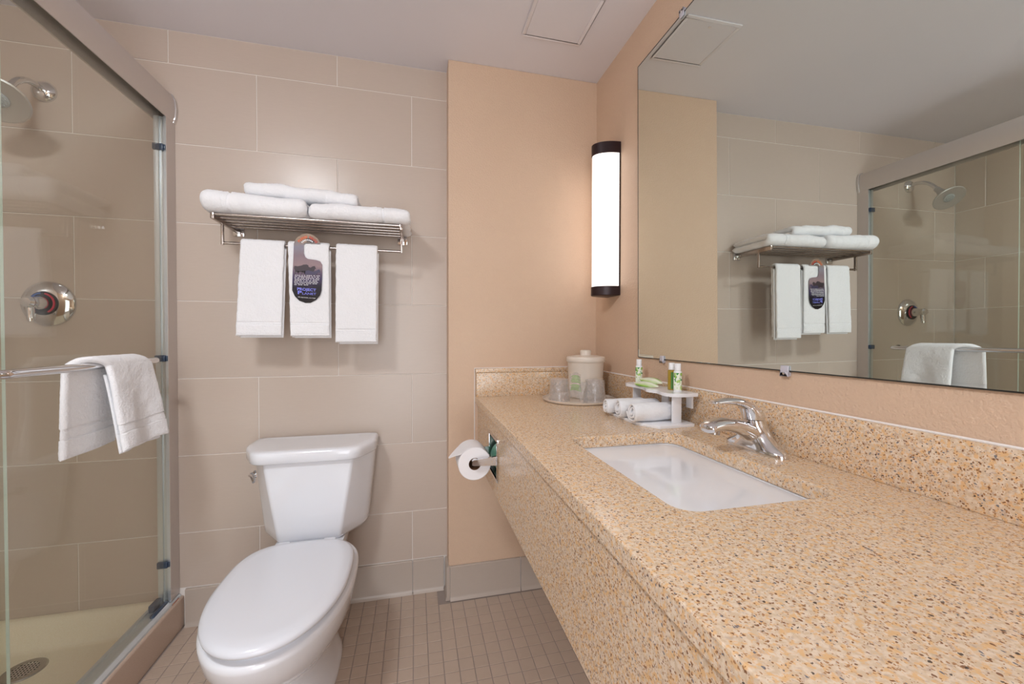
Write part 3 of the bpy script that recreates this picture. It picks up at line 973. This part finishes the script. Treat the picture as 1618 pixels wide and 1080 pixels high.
arc_text('lettering_please', 'PLEASE', 486, 391, 14.8, 146, 96, 4.0, 'text_orange', .03)
arc_text('lettering_reuse', 'REUSE', 486, 391, 14.8, 76, 34, 4.0, MAT['red_orange'], .03)
flat('small_arc_print', [arc_pts(13.2, q, q - 8, 2) + list(reversed(arc_pts(11.0, q, q - 8, 2))) for q in range(142, 50, -12)], 'text_white', .0009)

# ------------------------------------------------------------------ towel over the shower bar
def bar_towel():
    th = .017; R = .0105 + th / 2 + .0004
    zf, zb = .812, .828
    lf, lb = BZ - zf, BZ - zb
    tot = lf + PI * R + lb
    W = .192
    def fn(s, t):
        q = s * tot
        if q < lf: x, z, h = R, zf + q, 1 - q / lf; sk = 0.0
        elif q < lf + PI * R:
            a = (q - lf) / R; x, z, h = R * math.cos(a), BZ + R * math.sin(a), 0; sk = a / PI
        else:
            w = q - lf - PI * R; x, z, h = -R, BZ - w, w / lb; sk = 1.0
        if q < lf:
            y = 1.368 + W * t + .010 * h * (t - .5)
            x += h ** .8 * .036 + h * .010 * math.sin(7.5 * t + .4) + .002 * nz(0, y, z, 25)
            z += h * (.014 - .004 * (1 - t) + .004 * math.sin(9 * t))
        else:
            y = 1.368 + W * t - .088 * sk - .004 * h
            x += -h * (.004 + .005 * math.sin(7 * t + 1)) * .6
            z += h * (.006 * t)
        return (BX + x, y, z)
    def thk(s, t):
        q = s * tot
        e = edge_f(min(t, 1 - t) * W, th * .6) * edge_f(min(q, tot - q), th * .5)
        for hem in (q, tot - q):
            if .076 < hem < .080 or .052 < hem < .056: e *= .55
            elif .056 <= hem <= .076: e *= .76
            elif .0075 < hem < .0095: e *= .82
        return th * e * fuzz(q, t * W, .12)
    S = sorted(set(ends(190, 5, .015) + [k / tot for k in (.0075, .0085, .0095, .052, .054, .056, .076, .078, .080)] + [1 - k / tot for k in (.052, .054, .056, .076, .078, .080)]))
    t = thing('hand_towel', (BX, 1.5, BZ), 'white hand towel draped over the chrome bar of the shower door', 'towel')
    part('outer_layer', MB().sheet(fn, S, ends(72, 5, .04), thk), 'terry', t, smooth=70)
    def fn2(s, t2):
        z = zf - .006 + (BZ - .02 - zf) * s; h = 1 - s
        return (BX + .0065 + h ** .8 * .030 + h * .010 * math.sin(7.5 * t2 + .6), 1.378 + (W - .012) * t2, z + h * (.012 - .004 * (1 - t2)))
    part('inner_fold', MB().sheet(fn2, ends(30, 4, .03), ends(20, 4, .05), lambda s, t2: .008 * edge_f(min(t2, 1 - t2) * W, .005) * edge_f(min(s, 1 - s) * .25, .005)), 'terry', t, smooth=70)
bar_towel()

# ------------------------------------------------------------------ vanity counter
vc = thing('vanity_counter', (.55, .6, ZT), 'golden speckled stone vanity counter with splash and deep apron', 'counter')
CY0 = -.60
HX0, HX1, HY0, HY1 = .388, .692, .520, .976
def plate_hole(outer, hole, a0, a1, axis):
    bm = bmesh.new()
    def P(u, v, w): return {2: (u, v, w), 0: (w, u, v)}[axis]
    for a in (a0, a1):
        loops = []
        for lp in (outer, hole):
            vv = [bm.verts.new(P(u, v, a)) for u, v in lp]
            ee = [bm.edges.new((vv[i], vv[(i + 1) % len(vv)])) for i in range(len(vv))]
            loops.append((vv, ee))
        bmesh.ops.triangle_fill(bm, use_beauty=True, edges=loops[0][1] + loops[1][1])
        if a == a0: first = loops
        else:
            for (v0, _), (v1, _) in zip(first, loops):
                n = len(v0)
                for i in range(n):
                    bm.faces.new((v0[i], v0[(i + 1) % n], v1[(i + 1) % n], v1[i]))
    bm.verts.index_update()
    m = MB(); m.add([tuple(v.co) for v in bm.verts], [tuple(v.index for v in f.verts) for f in bm.faces])
    bm.free()
    return m
m = plate_hole([(XF, CY0), (XR - .001, CY0), (XR - .001, YP - .001), (XF, YP - .001)], rrect((HX0 + HX1) / 2, (HY0 + HY1) / 2, (HX1 - HX0) / 2, (HY1 - HY0) / 2, .038, 8), ZT - .030, ZT, 2)
part('slab', m, 'granite', vc, bevel=.0022, segs=2, smooth=0)
TPY0, TPY1, TPZ0, TPZ1 = 1.312, 1.468, .660, .806
m = plate_hole([(CY0, .602), (YP - .002, .602), (YP - .002, ZT - .0298), (CY0, ZT - .0298)], [(TPY0 + .008, TPZ0 + .008), (TPY1 - .008, TPZ0 + .008), (TPY1 - .008, TPZ1 - .008), (TPY0 + .008, TPZ1 - .008)], .270, .290, 0)
part('apron', m, 'granite', vc, smooth=0)
m = MB(); m.box((XS, CY0, ZT - .0003), (XR - .001, YS - .0005, ZT + .105))
part('side_splash', m, 'granite', vc, bevel=.003)
m = MB(); m.box((XF + .003, YS, ZT - .0003), (XR - .001, YP - .002, ZT + .104)); m.box((XF + .001, YS + .002, ZT + .1046), (XR - .001, YP - .002, ZT + .122))
part('rear_splash', m, 'granite', vc, bevel=.002)
m = MB(); m.tube([(XR - .0035, CY0, ZT + .106), (XR - .0035, YS, ZT + .106)], .0028, 6)
part('caulk_line', m, 'caulk', vc)
m = MB(); m.tube([(XF - .001, YP - .001, .602), (XF - .001, YP - .001, ZT + .1225), (XR - .003, YP - .001, ZT + .1225)], .0024, 6)
part('caulk_line', m, 'caulk', vc)

sk = thing('sink', ((HX0 + HX1) / 2, (HY0 + HY1) / 2, .73), 'white rectangular undermount sink set below the stone counter', 'sink')
scx, scy = (HX0 + HX1) / 2, (HY0 + HY1) / 2
hx, hy = (HX1 - HX0) / 2, (HY1 - HY0) / 2
def sr(g, z, r): return [(x, y, z) for x, y in rrect(scx, scy, hx - g, hy - g, r, 8)]
m = MB()
m.loft([sr(-.030, ZT - .0335, .05), sr(-.030, ZT - .0297, .05), sr(-.006, ZT - .0297, .042), sr(-.002, ZT - .034, .040), sr(.003, ZT - .06, .040), sr(.012, ZT - .11, .042), sr(.026, ZT - .142, .048), sr(.050, ZT - .156, .05), sr(.09, ZT - .160, .045), sr(.125, ZT - .162, .025)], True, True)
part('basin', m, 'ceramic', sk, smooth=60)
m = MB(); m.lathe([(.023, 0), (.023, .003), (.019, .004), (.016, .001), (.001, .001)], (scx + .03, scy, ZT - .162), (0, 0, 1), 28)
part('drain', m, 'chrome', sk)

# faucet
FCX, FCY = .772, .775
fa = thing('faucet', (FCX, FCY, ZT), 'chrome single-lever basin faucet behind the sink', 'faucet')
def fring(hx_, hy_, z, dx=0, n=2.3, k=40):
    out = []
    for i in range(k):
        a = 2 * PI * i / k; c, s = math.cos(a), math.sin(a)
        out.append((FCX + dx + hx_ * math.copysign(abs(c) ** (2 / n), c), FCY + hy_ * math.copysign(abs(s) ** (2 / n), s), z))
    return out
m = MB()
m.loft([fring(.0275, .082, ZT - .0003), fring(.0275, .082, ZT + .005), fring(.0262, .078, ZT + .011), fring(.0245, .066, ZT + .018, .001), fring(.024, .052, ZT + .026, .001), fring(.0235, .039, ZT + .036, .001),
        fring(.023, .030, ZT + .048, .000), fring(.0225, .0245, ZT + .060, -.002), fring(.022, .0225, ZT + .072, -.005)])
fb = part('body', m, 'chrome', fa, smooth=60)
sp_ = catmull([(FCX + .006, FCY, ZT + .028), (FCX - .025, FCY, ZT + .046), (FCX - .060, FCY, ZT + .060), (FCX - .095, FCY, ZT + .065), (FCX - .122, FCY, ZT + .061), (FCX - .138, FCY, ZT + .052)], 5)
nS = len(sp_)
rads = [(.019 - .007 * (i / (nS - 1)), .028 - .006 * (i / (nS - 1))) for i in range(nS)]
rads[-1] = (.005, .012); rads[-2] = (.0085, .017)
m = MB(); m.tube(sp_, rads, 24, up=(0, 0, 1))
part('spout', m, 'chrome', fa, smooth=60)
m = MB(); m.lathe([(.0115, 0), (.0115, .014), (.009, .0145)], (FCX - .112, FCY, ZT + .057), (-.12, 0, -1), 24)
part('aerator', m, 'dull_chrome', fa)
m = MB()
def hring(cx_, z, rx, ry, tilt=0.0):
    return [(FCX + cx_ + rx * math.cos(a), FCY + ry * math.sin(a), z - tilt * rx * math.cos(a)) for a in np.linspace(0, 2 * PI, 33)[:-1]]
m.loft([hring(-.006, ZT + .0735, .0235, .0235, .0), hring(-.008, ZT + .084, .0245, .0245, .05), hring(-.014, ZT + .096, .0235, .0235, .15), hring(-.022, ZT + .106, .019, .020, .25), hring(-.030, ZT + .112, .010, .012, .3), hring(-.033, ZT + .1135, .001, .001, .3)])
hnd = part('handle', m, 'chrome', fa, smooth=60)
lp = catmull([(FCX - .020, FCY, ZT + .101), (FCX - .048, FCY, ZT + .113), (FCX - .080, FCY, ZT + .117), (FCX - .108, FCY, ZT + .116), (FCX - .118, FCY, ZT + .1145)], 5)
nL = len(lp)
lr_ = [(.0115 - .0075 * min(1, i / (nL - 4)), .020 - .007 * (i / (nL - 1))) for i in range(nL)]
lr_[-1] = (.0015, .006)
m = MB(); m.tube(lp, lr_, 20, up=(0, 0, 1))
part('lever', m, 'chrome', hnd, smooth=60)

# ------------------------------------------------------------------ mirror
mi = thing('wall_mirror', (XR - .008, .75, 1.0743), 'large frameless wall mirror above the vanity counter', 'mirror')
MY0, MY1, MZ0, MZ1 = .12, 1.377, 1.0745, 2.168
def mx_(z): return XR - .0055 - .0077 * (z - MZ0)
m = MB()
m.loft([[(mx_(MZ0) - o, y, MZ0) for o, y in ((0, MY0), (0, MY1), (-.0045, MY1), (-.0045, MY0))], [(mx_(MZ1) - o, y, MZ1) for o, y in ((0, MY0), (0, MY1), (-.0045, MY1), (-.0045, MY0))]])
part('mirror_glass', m, 'mirror', mi, smooth=0)
m = MB()
for z in (MZ0, MZ1):
    m.box((mx_(z) - .0006, MY0, z - .0012), (mx_(z) + .005, MY1, z + .0012))
m.loft([[(mx_(z) + a, MY1 + b, z) for a, b in ((-.0006, -.0008), (.005, -.0008), (.005, .0014), (-.0006, .0014))] for z in (MZ0, MZ1)])
part('ground_edge', m, 'dark_metal', mi, smooth=0, label='dark ground edge of the mirror')
for y, z, up in ((1.2217, MZ0, -1), (.7495, MZ0, -1), (1.1174, MZ1, 1), (.30, MZ0, -1), (.35, MZ1, 1)):
    xx = mx_(z)
    m = MB(); m.box((xx - .005, y - .010, z - .012), (xx - .0005, y + .010, z + .012))
    m.box((xx - .005, y - .010, z + (up * .0025 if up > 0 else -.012)), (XR - .0002, y + .010, z + (.012 if up > 0 else -.0025)))
    cp = part('mirror_clip', m, 'clip', mi, bevel=.0015)
    m = MB(); m.lathe([(.0035, 0), (.003, .0015), (.001, .002)], (xx - .005, y, z + up * .006), (-1, 0, 0), 12)
    part('screw', m, 'chrome', cp)

# ------------------------------------------------------------------ wall sconces
def sconce(yc, label):
    """half-round tube standing off the wall: ellipse of half-width a along the wall and depth d"""
    s = thing('wall_sconce', (XR, yc, 1.32), label, 'lamp')
    def half(a, d, z, n=36, x1=XR - .0004):
        return [(XR - d * math.sin(PI * k / n), yc - a * math.cos(PI * k / n), z) if 0 < k < n else (x1, yc - a * math.cos(PI * k / n), z) for k in range(n + 1)]
    m = MB(); m.loft([half(.0565, .0985, z) for z in (1.362, 1.918)])
    part('lamp_shade', m, 'shade', s, smooth=40)
    for z0, z1 in ((1.325, 1.364), (1.916, 1.963)):
        m = MB(); m.loft([half(.0600, .1020, z) if 0 < i < 3 else half(.0575, .0995, z) for i, z in enumerate((z0, z0 + .002, z1 - .002, z1))])
        part('end_cap', m, 'bronze', s, smooth=40)
    m = MB(); m.box((XR - .006, yc - .0585, 1.33), (XR - .0003, yc + .0585, 1.958))
    part('back_plate', m, 'bronze', s, bevel=.001)
sconce(1.587, 'lit frosted tube sconce with dark bronze caps in the painted corner')

# flush ceiling light, outside the frame: the shadows of the shower head and of the hanging towels point back to it
LX, LY = -.78, .20
clt = thing('ceiling_light_offscreen', (LX, LY, ZC), 'round flush ceiling light above the floor beside the shower door', 'lamp')
m = MB(); m.lathe([(.165, .0005), (.165, -.020), (.155, -.024)], (LX, LY, ZC), (0, 0, 1), 40)
part('rim', m, 'chrome', clt)
m = MB(); m.lathe([(.152, -.022), (.140, -.045), (.105, -.066), (.055, -.078), (.001, -.081)], (LX, LY, ZC), (0, 0, 1), 40, True, True)
part('dome', m, 'dome', clt)

# ------------------------------------------------------------------ ceiling access panel
hx0, hx1, hy0, hy1 = .412, .654, 1.306, 1.552
hp_ = thing('ceiling_access_panel', ((hx0 + hx1) / 2, (hy0 + hy1) / 2, ZC), 'white painted access panel with rusty seam in the ceiling', 'access panel')
m = MB()
w_ = .013
m.box((hx0, hy0, ZC - .005), (hx1, hy0 + w_, ZC - .0002)); m.box((hx0, hy1 - w_, ZC - .005), (hx1, hy1, ZC - .0002))
m.box((hx0, hy0 + w_, ZC - .005), (hx0 + w_, hy1 - w_, ZC - .0002)); m.box((hx1 - w_, hy0 + w_, ZC - .005), (hx1, hy1 - w_, ZC - .0002))
part('frame', m, 'hatch_frame', hp_, bevel=.002)
m = MB(); m.box((hx0 + w_ + .0006, hy0 + w_ + .0006, ZC - .0035), (hx1 - w_ - .0006, hy1 - w_ - .0006, ZC - .0002))
pn = part('panel', m, 'ceil', hp_, smooth=0)
m = MB(); m.lathe([(.006, 0), (.006, -.002), (.001, -.0025)], ((hx0 + hx1) / 2, hy0 + .035, ZC - .0034), (0, 0, 1), 14)
part('latch', m, 'white_paint', pn)

# ------------------------------------------------------------------ toilet paper holder in the apron
th_ = thing('paper_holder', (.264, 1.39, .73), 'recessed chrome toilet paper holder in the stone apron', 'paper holder')
m = MB()
fx0, fx1 = .2655, .2705
b_ = .0095
m.box((fx0, TPY0, TPZ0), (fx1, TPY1, TPZ0 + b_)); m.box((fx0, TPY0, TPZ1 - b_), (fx1, TPY1, TPZ1))
m.box((fx0, TPY0, TPZ0 + b_), (fx1, TPY0 + b_, TPZ1 - b_)); m.box((fx0, TPY1 - b_, TPZ0 + b_), (fx1, TPY1, TPZ1 - b_))
part('frame', m, 'chrome', th_, bevel=.001)
m = MB(); i0, i1, k0, k1 = TPY0 + .0085, TPY1 - .0085, TPZ0 + .0085, TPZ1 - .0085
m.box((.270, i0, k0), (.38, i1, k0 + .001)); m.box((.270, i0, k1 - .001), (.38, i1, k1)); m.box((.270, i0, k0), (.38, i0 + .001, k1)); m.box((.270, i1 - .001, k0), (.38, i1, k1)); m.box((.379, i0, k0), (.38, i1, k1))
part('recess', m, 'dull_chrome', th_, smooth=0)
RCX, RCZ, ARZ = .196, .7215, .7315
for y0_, y1_, mt_ in ((1.320, 1.330, 'chrome'), (1.455, 1.462, 'chrome')):
    m = MB()
    m.loft([[(x, y, z) for y, z in ((y0_, zc - hz), (y1_, zc - hz), (y1_, zc + hz), (y0_, zc + hz))] for x, zc, hz in ((.2715, .7335, .0155), (.190, ARZ, .0095), (.184, ARZ, .007))])
    part('arm', m, mt_, th_, smooth=0)
m = MB(); m.lathe([(.0095, 0), (.0095, .126)], (RCX, 1.3295, ARZ), (0, 1, 0), 20)
part('roller', m, 'white_plastic', th_)
# hanging roll with a folded tail
tp_ = thing('toilet_roll', (RCX, 1.39, RCZ), 'white toilet paper roll with pointed tail on the chrome holder', 'toilet roll')
m = MB(); ro_, ri_ = .0555, .0205
m.lathe([(ri_, 0), (ro_ - .002, 0), (ro_, .002), (ro_, .102), (ro_ - .002, .104), (ri_, .104), (ri_, 0)], (RCX, 1.343, RCZ), (0, 1, 0), 64, False, False)
part('roll', m, 'paper', tp_, smooth=40)
m = MB(); m.lathe([(ri_, -.0005), (ri_ - .0012, -.0005), (ri_ - .0012, .1045), (ri_, .1045)], (RCX, 1.343, RCZ), (0, 1, 0), 40, False, False)
part('core', m, 'core', tp_)
def tail(s, t):
    y = 1.3435 + .103 * t
    a0 = math.radians(62); a1 = math.radians(142)
    if s < .62:
        a = a0 + (a1 - a0) * s / .62; r = ro_ + .0012
        return (RCX + r * math.cos(a), y, RCZ + r * math.sin(a))
    q = (s - .62) / .38
    bx, bz = RCX + (ro_ + .0012) * math.cos(a1), RCZ + (ro_ + .0012) * math.sin(a1)
    # folded to a point at the near edge
    yy = 1.3435 + .103 * (t * (1 - q * .88) + q * .30)
    return (bx - .040 * q, yy, bz - .014 * q - .006 * q * q)
m = MB().sheet(tail, list(np.linspace(0, 1, 26)), list(np.linspace(0, 1, 10)), lambda s, t: .0012)
part('tail', m, 'paper', tp_, smooth=60)
gr = solid('spare_toilet_roll', MB().lathe([(.012, 0), (.048, 0), (.0515, .004), (.0515, .096), (.048, .1), (.012, .1)], (.3185, 1.339, .7208), (0, 1, 0), 40), 'green_wrap', 'spare toilet roll in green wrapper inside the recessed holder', 'toilet roll', (.328, 1.389, .68), smooth=40)

# ------------------------------------------------------------------ tray, ice bucket and wrapped cups
TRX, TRY = .662, 1.556
tray = solid('serving_tray', MB().lathe([(.001, 0), (.140, 0), (.148, .003), (.1515, .010), (.1495, .0112), (.1465, .006), (.144, .0035), (.001, .0035)], (TRX, TRY, ZT - .0002), (0, 0, 1), 64, True, True), 'tray',
             'round cream tray under the ice bucket and wrapped cups', 'tray', (TRX, TRY, ZT), smooth=40)
zt_ = ZT + .0030
IBX, IBY = .713, 1.604
ib = thing('ice_bucket', (IBX, IBY, zt_), 'cream plastic ice bucket with lid on the round tray', 'ice bucket')
m = MB(); m.lathe([(.001, 0), (.066, 0), (.070, .004), (.0765, .150), (.0775, .152)], (IBX, IBY, zt_), (0, 0, 1), 56)
part('body', m, 'cream', ib)
m = MB(); m.lathe([(.080, .1525), (.0815, .155), (.0815, .170), (.079, .1745), (.050, .179), (.030, .1805), (.001, .1805)], (IBX, IBY, zt_), (0, 0, 1), 56)
ld = part('lid', m, 'cream', ib)
m = MB(); m.lathe([(.024, .180), (.0225, .184), (.0235, .198), (.021, .202), (.001, .203)], (IBX, IBY, zt_), (0, 0, 1), 36)
part('knob', m, 'cream', ld)

def cup(cx, cy, label, tail_fn, S, T, lines=None):
    c = thing('wrapped_cup', (cx, cy, zt_), label, 'cup', 'film-wrapped cups on the tray')
    m = MB(); m.lathe([(.0395, 0), (.0405, .003), (.0395, .006), (.0335, .088), (.031, .091), (.001, .091)], (cx, cy, zt_), (0, 0, 1), 40, False, True)
    part('cup', m, 'cup', c)
    def wrap(s, t):
        a = 2 * PI * t; h = .095 * s
        r = .0425 - .007 * s + .003 * nz(math.cos(a), math.sin(a), s * 2, 3.2) + .0012 * math.sin(a * 9 + s * 5)
        if s > .93: r *= max(.05, (1 - s) / .07)
        return (cx + r * math.cos(a), cy + r * math.sin(a), zt_ + .0006 + min(h, .0935))
    m = MB()
    SS = list(np.linspace(0, .93, 16)) + [.95, .98, 1.0]; n = 56
    m.loft([[wrap(s, k / n) for k in range(n)] for s in SS], False, True)
    w = part('wrapper', m, 'film', c, smooth=25)
    m = MB().sheet(tail_fn, S, T, lambda s, t: .0006)
    fl = part('wrapper_tail', m, 'film', c, smooth=60)
    if lines:
        m = MB()
        for (s0, t0, t1) in lines:
            n = 8; a = [tail_fn(s0, t0 + (t1 - t0) * k / n) for k in range(n + 1)]; b = [tail_fn(s0 + .022, t0 + (t1 - t0) * k / n) for k in range(n + 1)]
            off = np.array((-.0004, -.0012, 0))
            vs_ = [np.array(q) + off for q in a] + [np.array(q) + off for q in b]
            m.add(vs_, [(k, k + 1, n + 2 + k, n + 1 + k) for k in range(n)])
        part('print', m, 'green_print', fl, smooth=0, label='green printed lines on the film')
c1x, c1y, c2x, c2y = .567, 1.532, .690, 1.463
def tail1(s, t):     # upright crumpled bag end beside the first cup
    x = c1x + .036 + .045 * t
    return (x, c1y - .028 + .010 * math.sin(5 * t + 3 * s) - .010 * t, zt_ + .012 + .100 * s + .006 * math.sin(4 * t))
def tail2(s, t):
    k = t * (1 - .55 * abs(s - .45))
    x = c2x - .036 - .042 * k
    return (x, c2y - .020 + .008 * math.sin(6 * t + 2 * s), zt_ + .004 + .080 * s)
lines = [(.30 + .062 * k, .10 + .03 * (k % 3), .93 - .05 * (k % 2)) for k in range(10) if k not in (4,)]
cup(c1x, c1y, 'film-wrapped plastic cup with green printed wrapper on the tray', tail1, list(np.linspace(0, 1, 12)), list(np.linspace(0, 1, 10)), lines)
cup(c2x, c2y, 'film-wrapped plastic cup with plain wrapper beside the rolled washcloths', tail2, list(np.linspace(0, 1, 12)), list(np.linspace(0, 1, 10)))

# ------------------------------------------------------------------ amenity caddy with washcloths, bottles and soap
ac = thing('amenity_caddy', (.74, 1.13, ZT), 'white acrylic amenity stand with upper shelf against the splash', 'caddy')
bp = round_poly([(.640, 1.255), (.640, 1.075), (.676, 1.010), (.800, 1.014), (.806, 1.255)], [.012, .01, .008, .012, .012], 4)
m = MB(); m.prism(bp, ZT - .0003, ZT + .0085, 2)
part('base', m, 'white_acrylic', ac, bevel=.0015)
DZ = ZT + .088
dp = catmull([(.806, 1.295), (.775, 1.318), (.742, 1.312), (.728, 1.285), (.736, 1.235), (.730, 1.18), (.715, 1.135), (.726, 1.10), (.716, 1.06), (.722, 1.028), (.750, 1.012), (.806, 1.014)], 4)
m = MB(); m.prism([(p.x, p.y) for p in [Vector((a[0], a[1], 0)) for a in dp]], DZ, DZ + .010, 2)
part('shelf', m, 'white_acrylic', ac, smooth=40)
for (x0, x1, y0, y1) in ((.737, .767, 1.036, 1.042), (.755, .785, 1.285, 1.291)):
    m = MB(); m.box((x0, y0, ZT + .0085), (x1, y1, DZ + .001))
    part('upright', m, 'white_acrylic', ac, bevel=.001)
m = MB(); m.box((.797, 1.030, ZT + .050), (.803, 1.056, DZ + .004))
part('back_tab', m, 'white_acrylic', ac, bevel=.001)
m = MB(); m.box((.776, 1.115, ZT + .0085), (.782, 1.150, DZ + .001))
part('upright', m, 'white_acrylic', ac, bevel=.001)

def roll_cloth(label, p, ang, L, r, ph, zbase):
    turns = 2.6; th = .0068
    ca, sa = math.cos(ang), math.sin(ang)
    def fn(s, t):
        a = 2 * PI * turns * s + ph
        rr = .0045 + (r - .0045 - th / 2) * s
        rr *= 1 + .07 * nz(math.cos(a), math.sin(a), t * 3 + ph, 1.5) - .10 * abs(t - .4) * (1 - s)
        lx = L * (t - .5) + .004 * math.sin(3 * s * 6 + ph) * (1 if t < .5 else -1) * (abs(t - .5) * 2) ** 4
        ly = rr * math.cos(a); lz = rr * .92 * math.sin(a)
        return (p[0] + ca * lx - sa * ly, p[1] + sa * lx + ca * ly, zbase + r * .92 + lz)
    m = MB().sheet(fn, list(np.linspace(0, 1, 150)), ends(50, 4, .05), lambda s, t: th * fuzz(s * .34, t * L + ph, .15) * edge_f(min(t, 1 - t) * L, th * .6) * edge_f(min(s, 1 - s) * .3, th * .5))
    return solid('rolled_washcloth', m, 'terry', label, 'washcloth', (p[0], p[1], zbase), 'rolled washcloths in the amenity stand', smooth=75)
zb_ = ZT + .0080
A0 = math.radians(2)
roll_cloth('rolled white washcloth beside the wrapped cup', (.688, 1.232), A0, .142, .0295, .2, zb_ - .0052)
roll_cloth('rolled white washcloth between two other rolls', (.692, 1.158), A0, .140, .0325, 1.3, zb_)
roll_cloth('rolled white washcloth beside the stand upright near the faucet', (.694, 1.079), A0 + .03, .140, .0345, 2.4, zb_)

def bottle(x, y, label, body, lab, h=.062):
    z = DZ + .0098; r = .0118
    b = thing('toiletry_bottle', (x, y, z), label, 'bottle', 'toiletry bottles on the amenity stand')
    m = MB(); m.lathe([(r - .001, 0), (r, .0015), (r, h - .003), (r - .002, h), (.007, h + .001)], (x, y, z), (0, 0, 1), 28)
    part('bottle', m, body, b)
    m = MB(); m.lathe([(.0092, h + .0008), (.0092, h + .021), (.0085, h + .022), (.001, h + .022)], (x, y, z), (0, 0, 1), 28)
    part('cap', m, 'white_plastic', b)
    if lab:
        rr = r + .0003; m = MB(); n = 22
        a0, a1 = math.radians(lab[0]), math.radians(lab[1])
        m.loft([[(x + rr * math.cos(a0 + (a1 - a0) * k / n), y + rr * math.sin(a0 + (a1 - a0) * k / n), z + hh_) for k in range(n + 1)] for hh_ in (.004, h - .006)], False, False, False)
        part('label', m, lab[2], b)
bottle(.783, 1.296, 'small bottle with leafy green label standing alone on the stand', 'white_plastic', (150, 330, 'label'))
bottle(.779, 1.101, 'small amber bottle with white cap on the stand', 'oil', (222, 262, MAT['leaf_green']))
bottle(.777, 1.069, 'small white bottle with green leaf label beside amber bottle', 'white_plastic', (170, 330, 'label'))

def sachet(x, y, z, ang, label, pitch):
    L = .112; W = .038
    def fn(s, t):
        lx = L * (s - .5); w = W * (math.sin(PI * min(1, max(0, s))) ** .75) + .0008
        ly = w * (t - .5)
        return (ly, lx, .0035 * (1 - (2 * s - 1) ** 2) - .002 * (2 * t - 1) ** 2)
    m = MB().sheet(fn, list(np.linspace(0, 1, 22)), list(np.linspace(0, 1, 9)), lambda s, t: .0012 + .009 * math.sin(PI * s) * (1 - (2 * t - 1) ** 2))
    o = tag(link('soap_sachet', m.mesh('soap_sachet', smooth=70), 'sachet', None, (x, y, z)), label, 'soap', 'leaf-shaped soaps on the amenity stand')
    o.rotation_euler = (pitch, -0.38, ang)
    return o
sachet(.748, 1.196, DZ + .0160, .20, 'green and white leaf-shaped soap packet resting flat on the stand', 0.0)
sachet(.768, 1.200, DZ + .0272, .10, 'green and white leaf-shaped soap packet lying on top of another', 0.03)
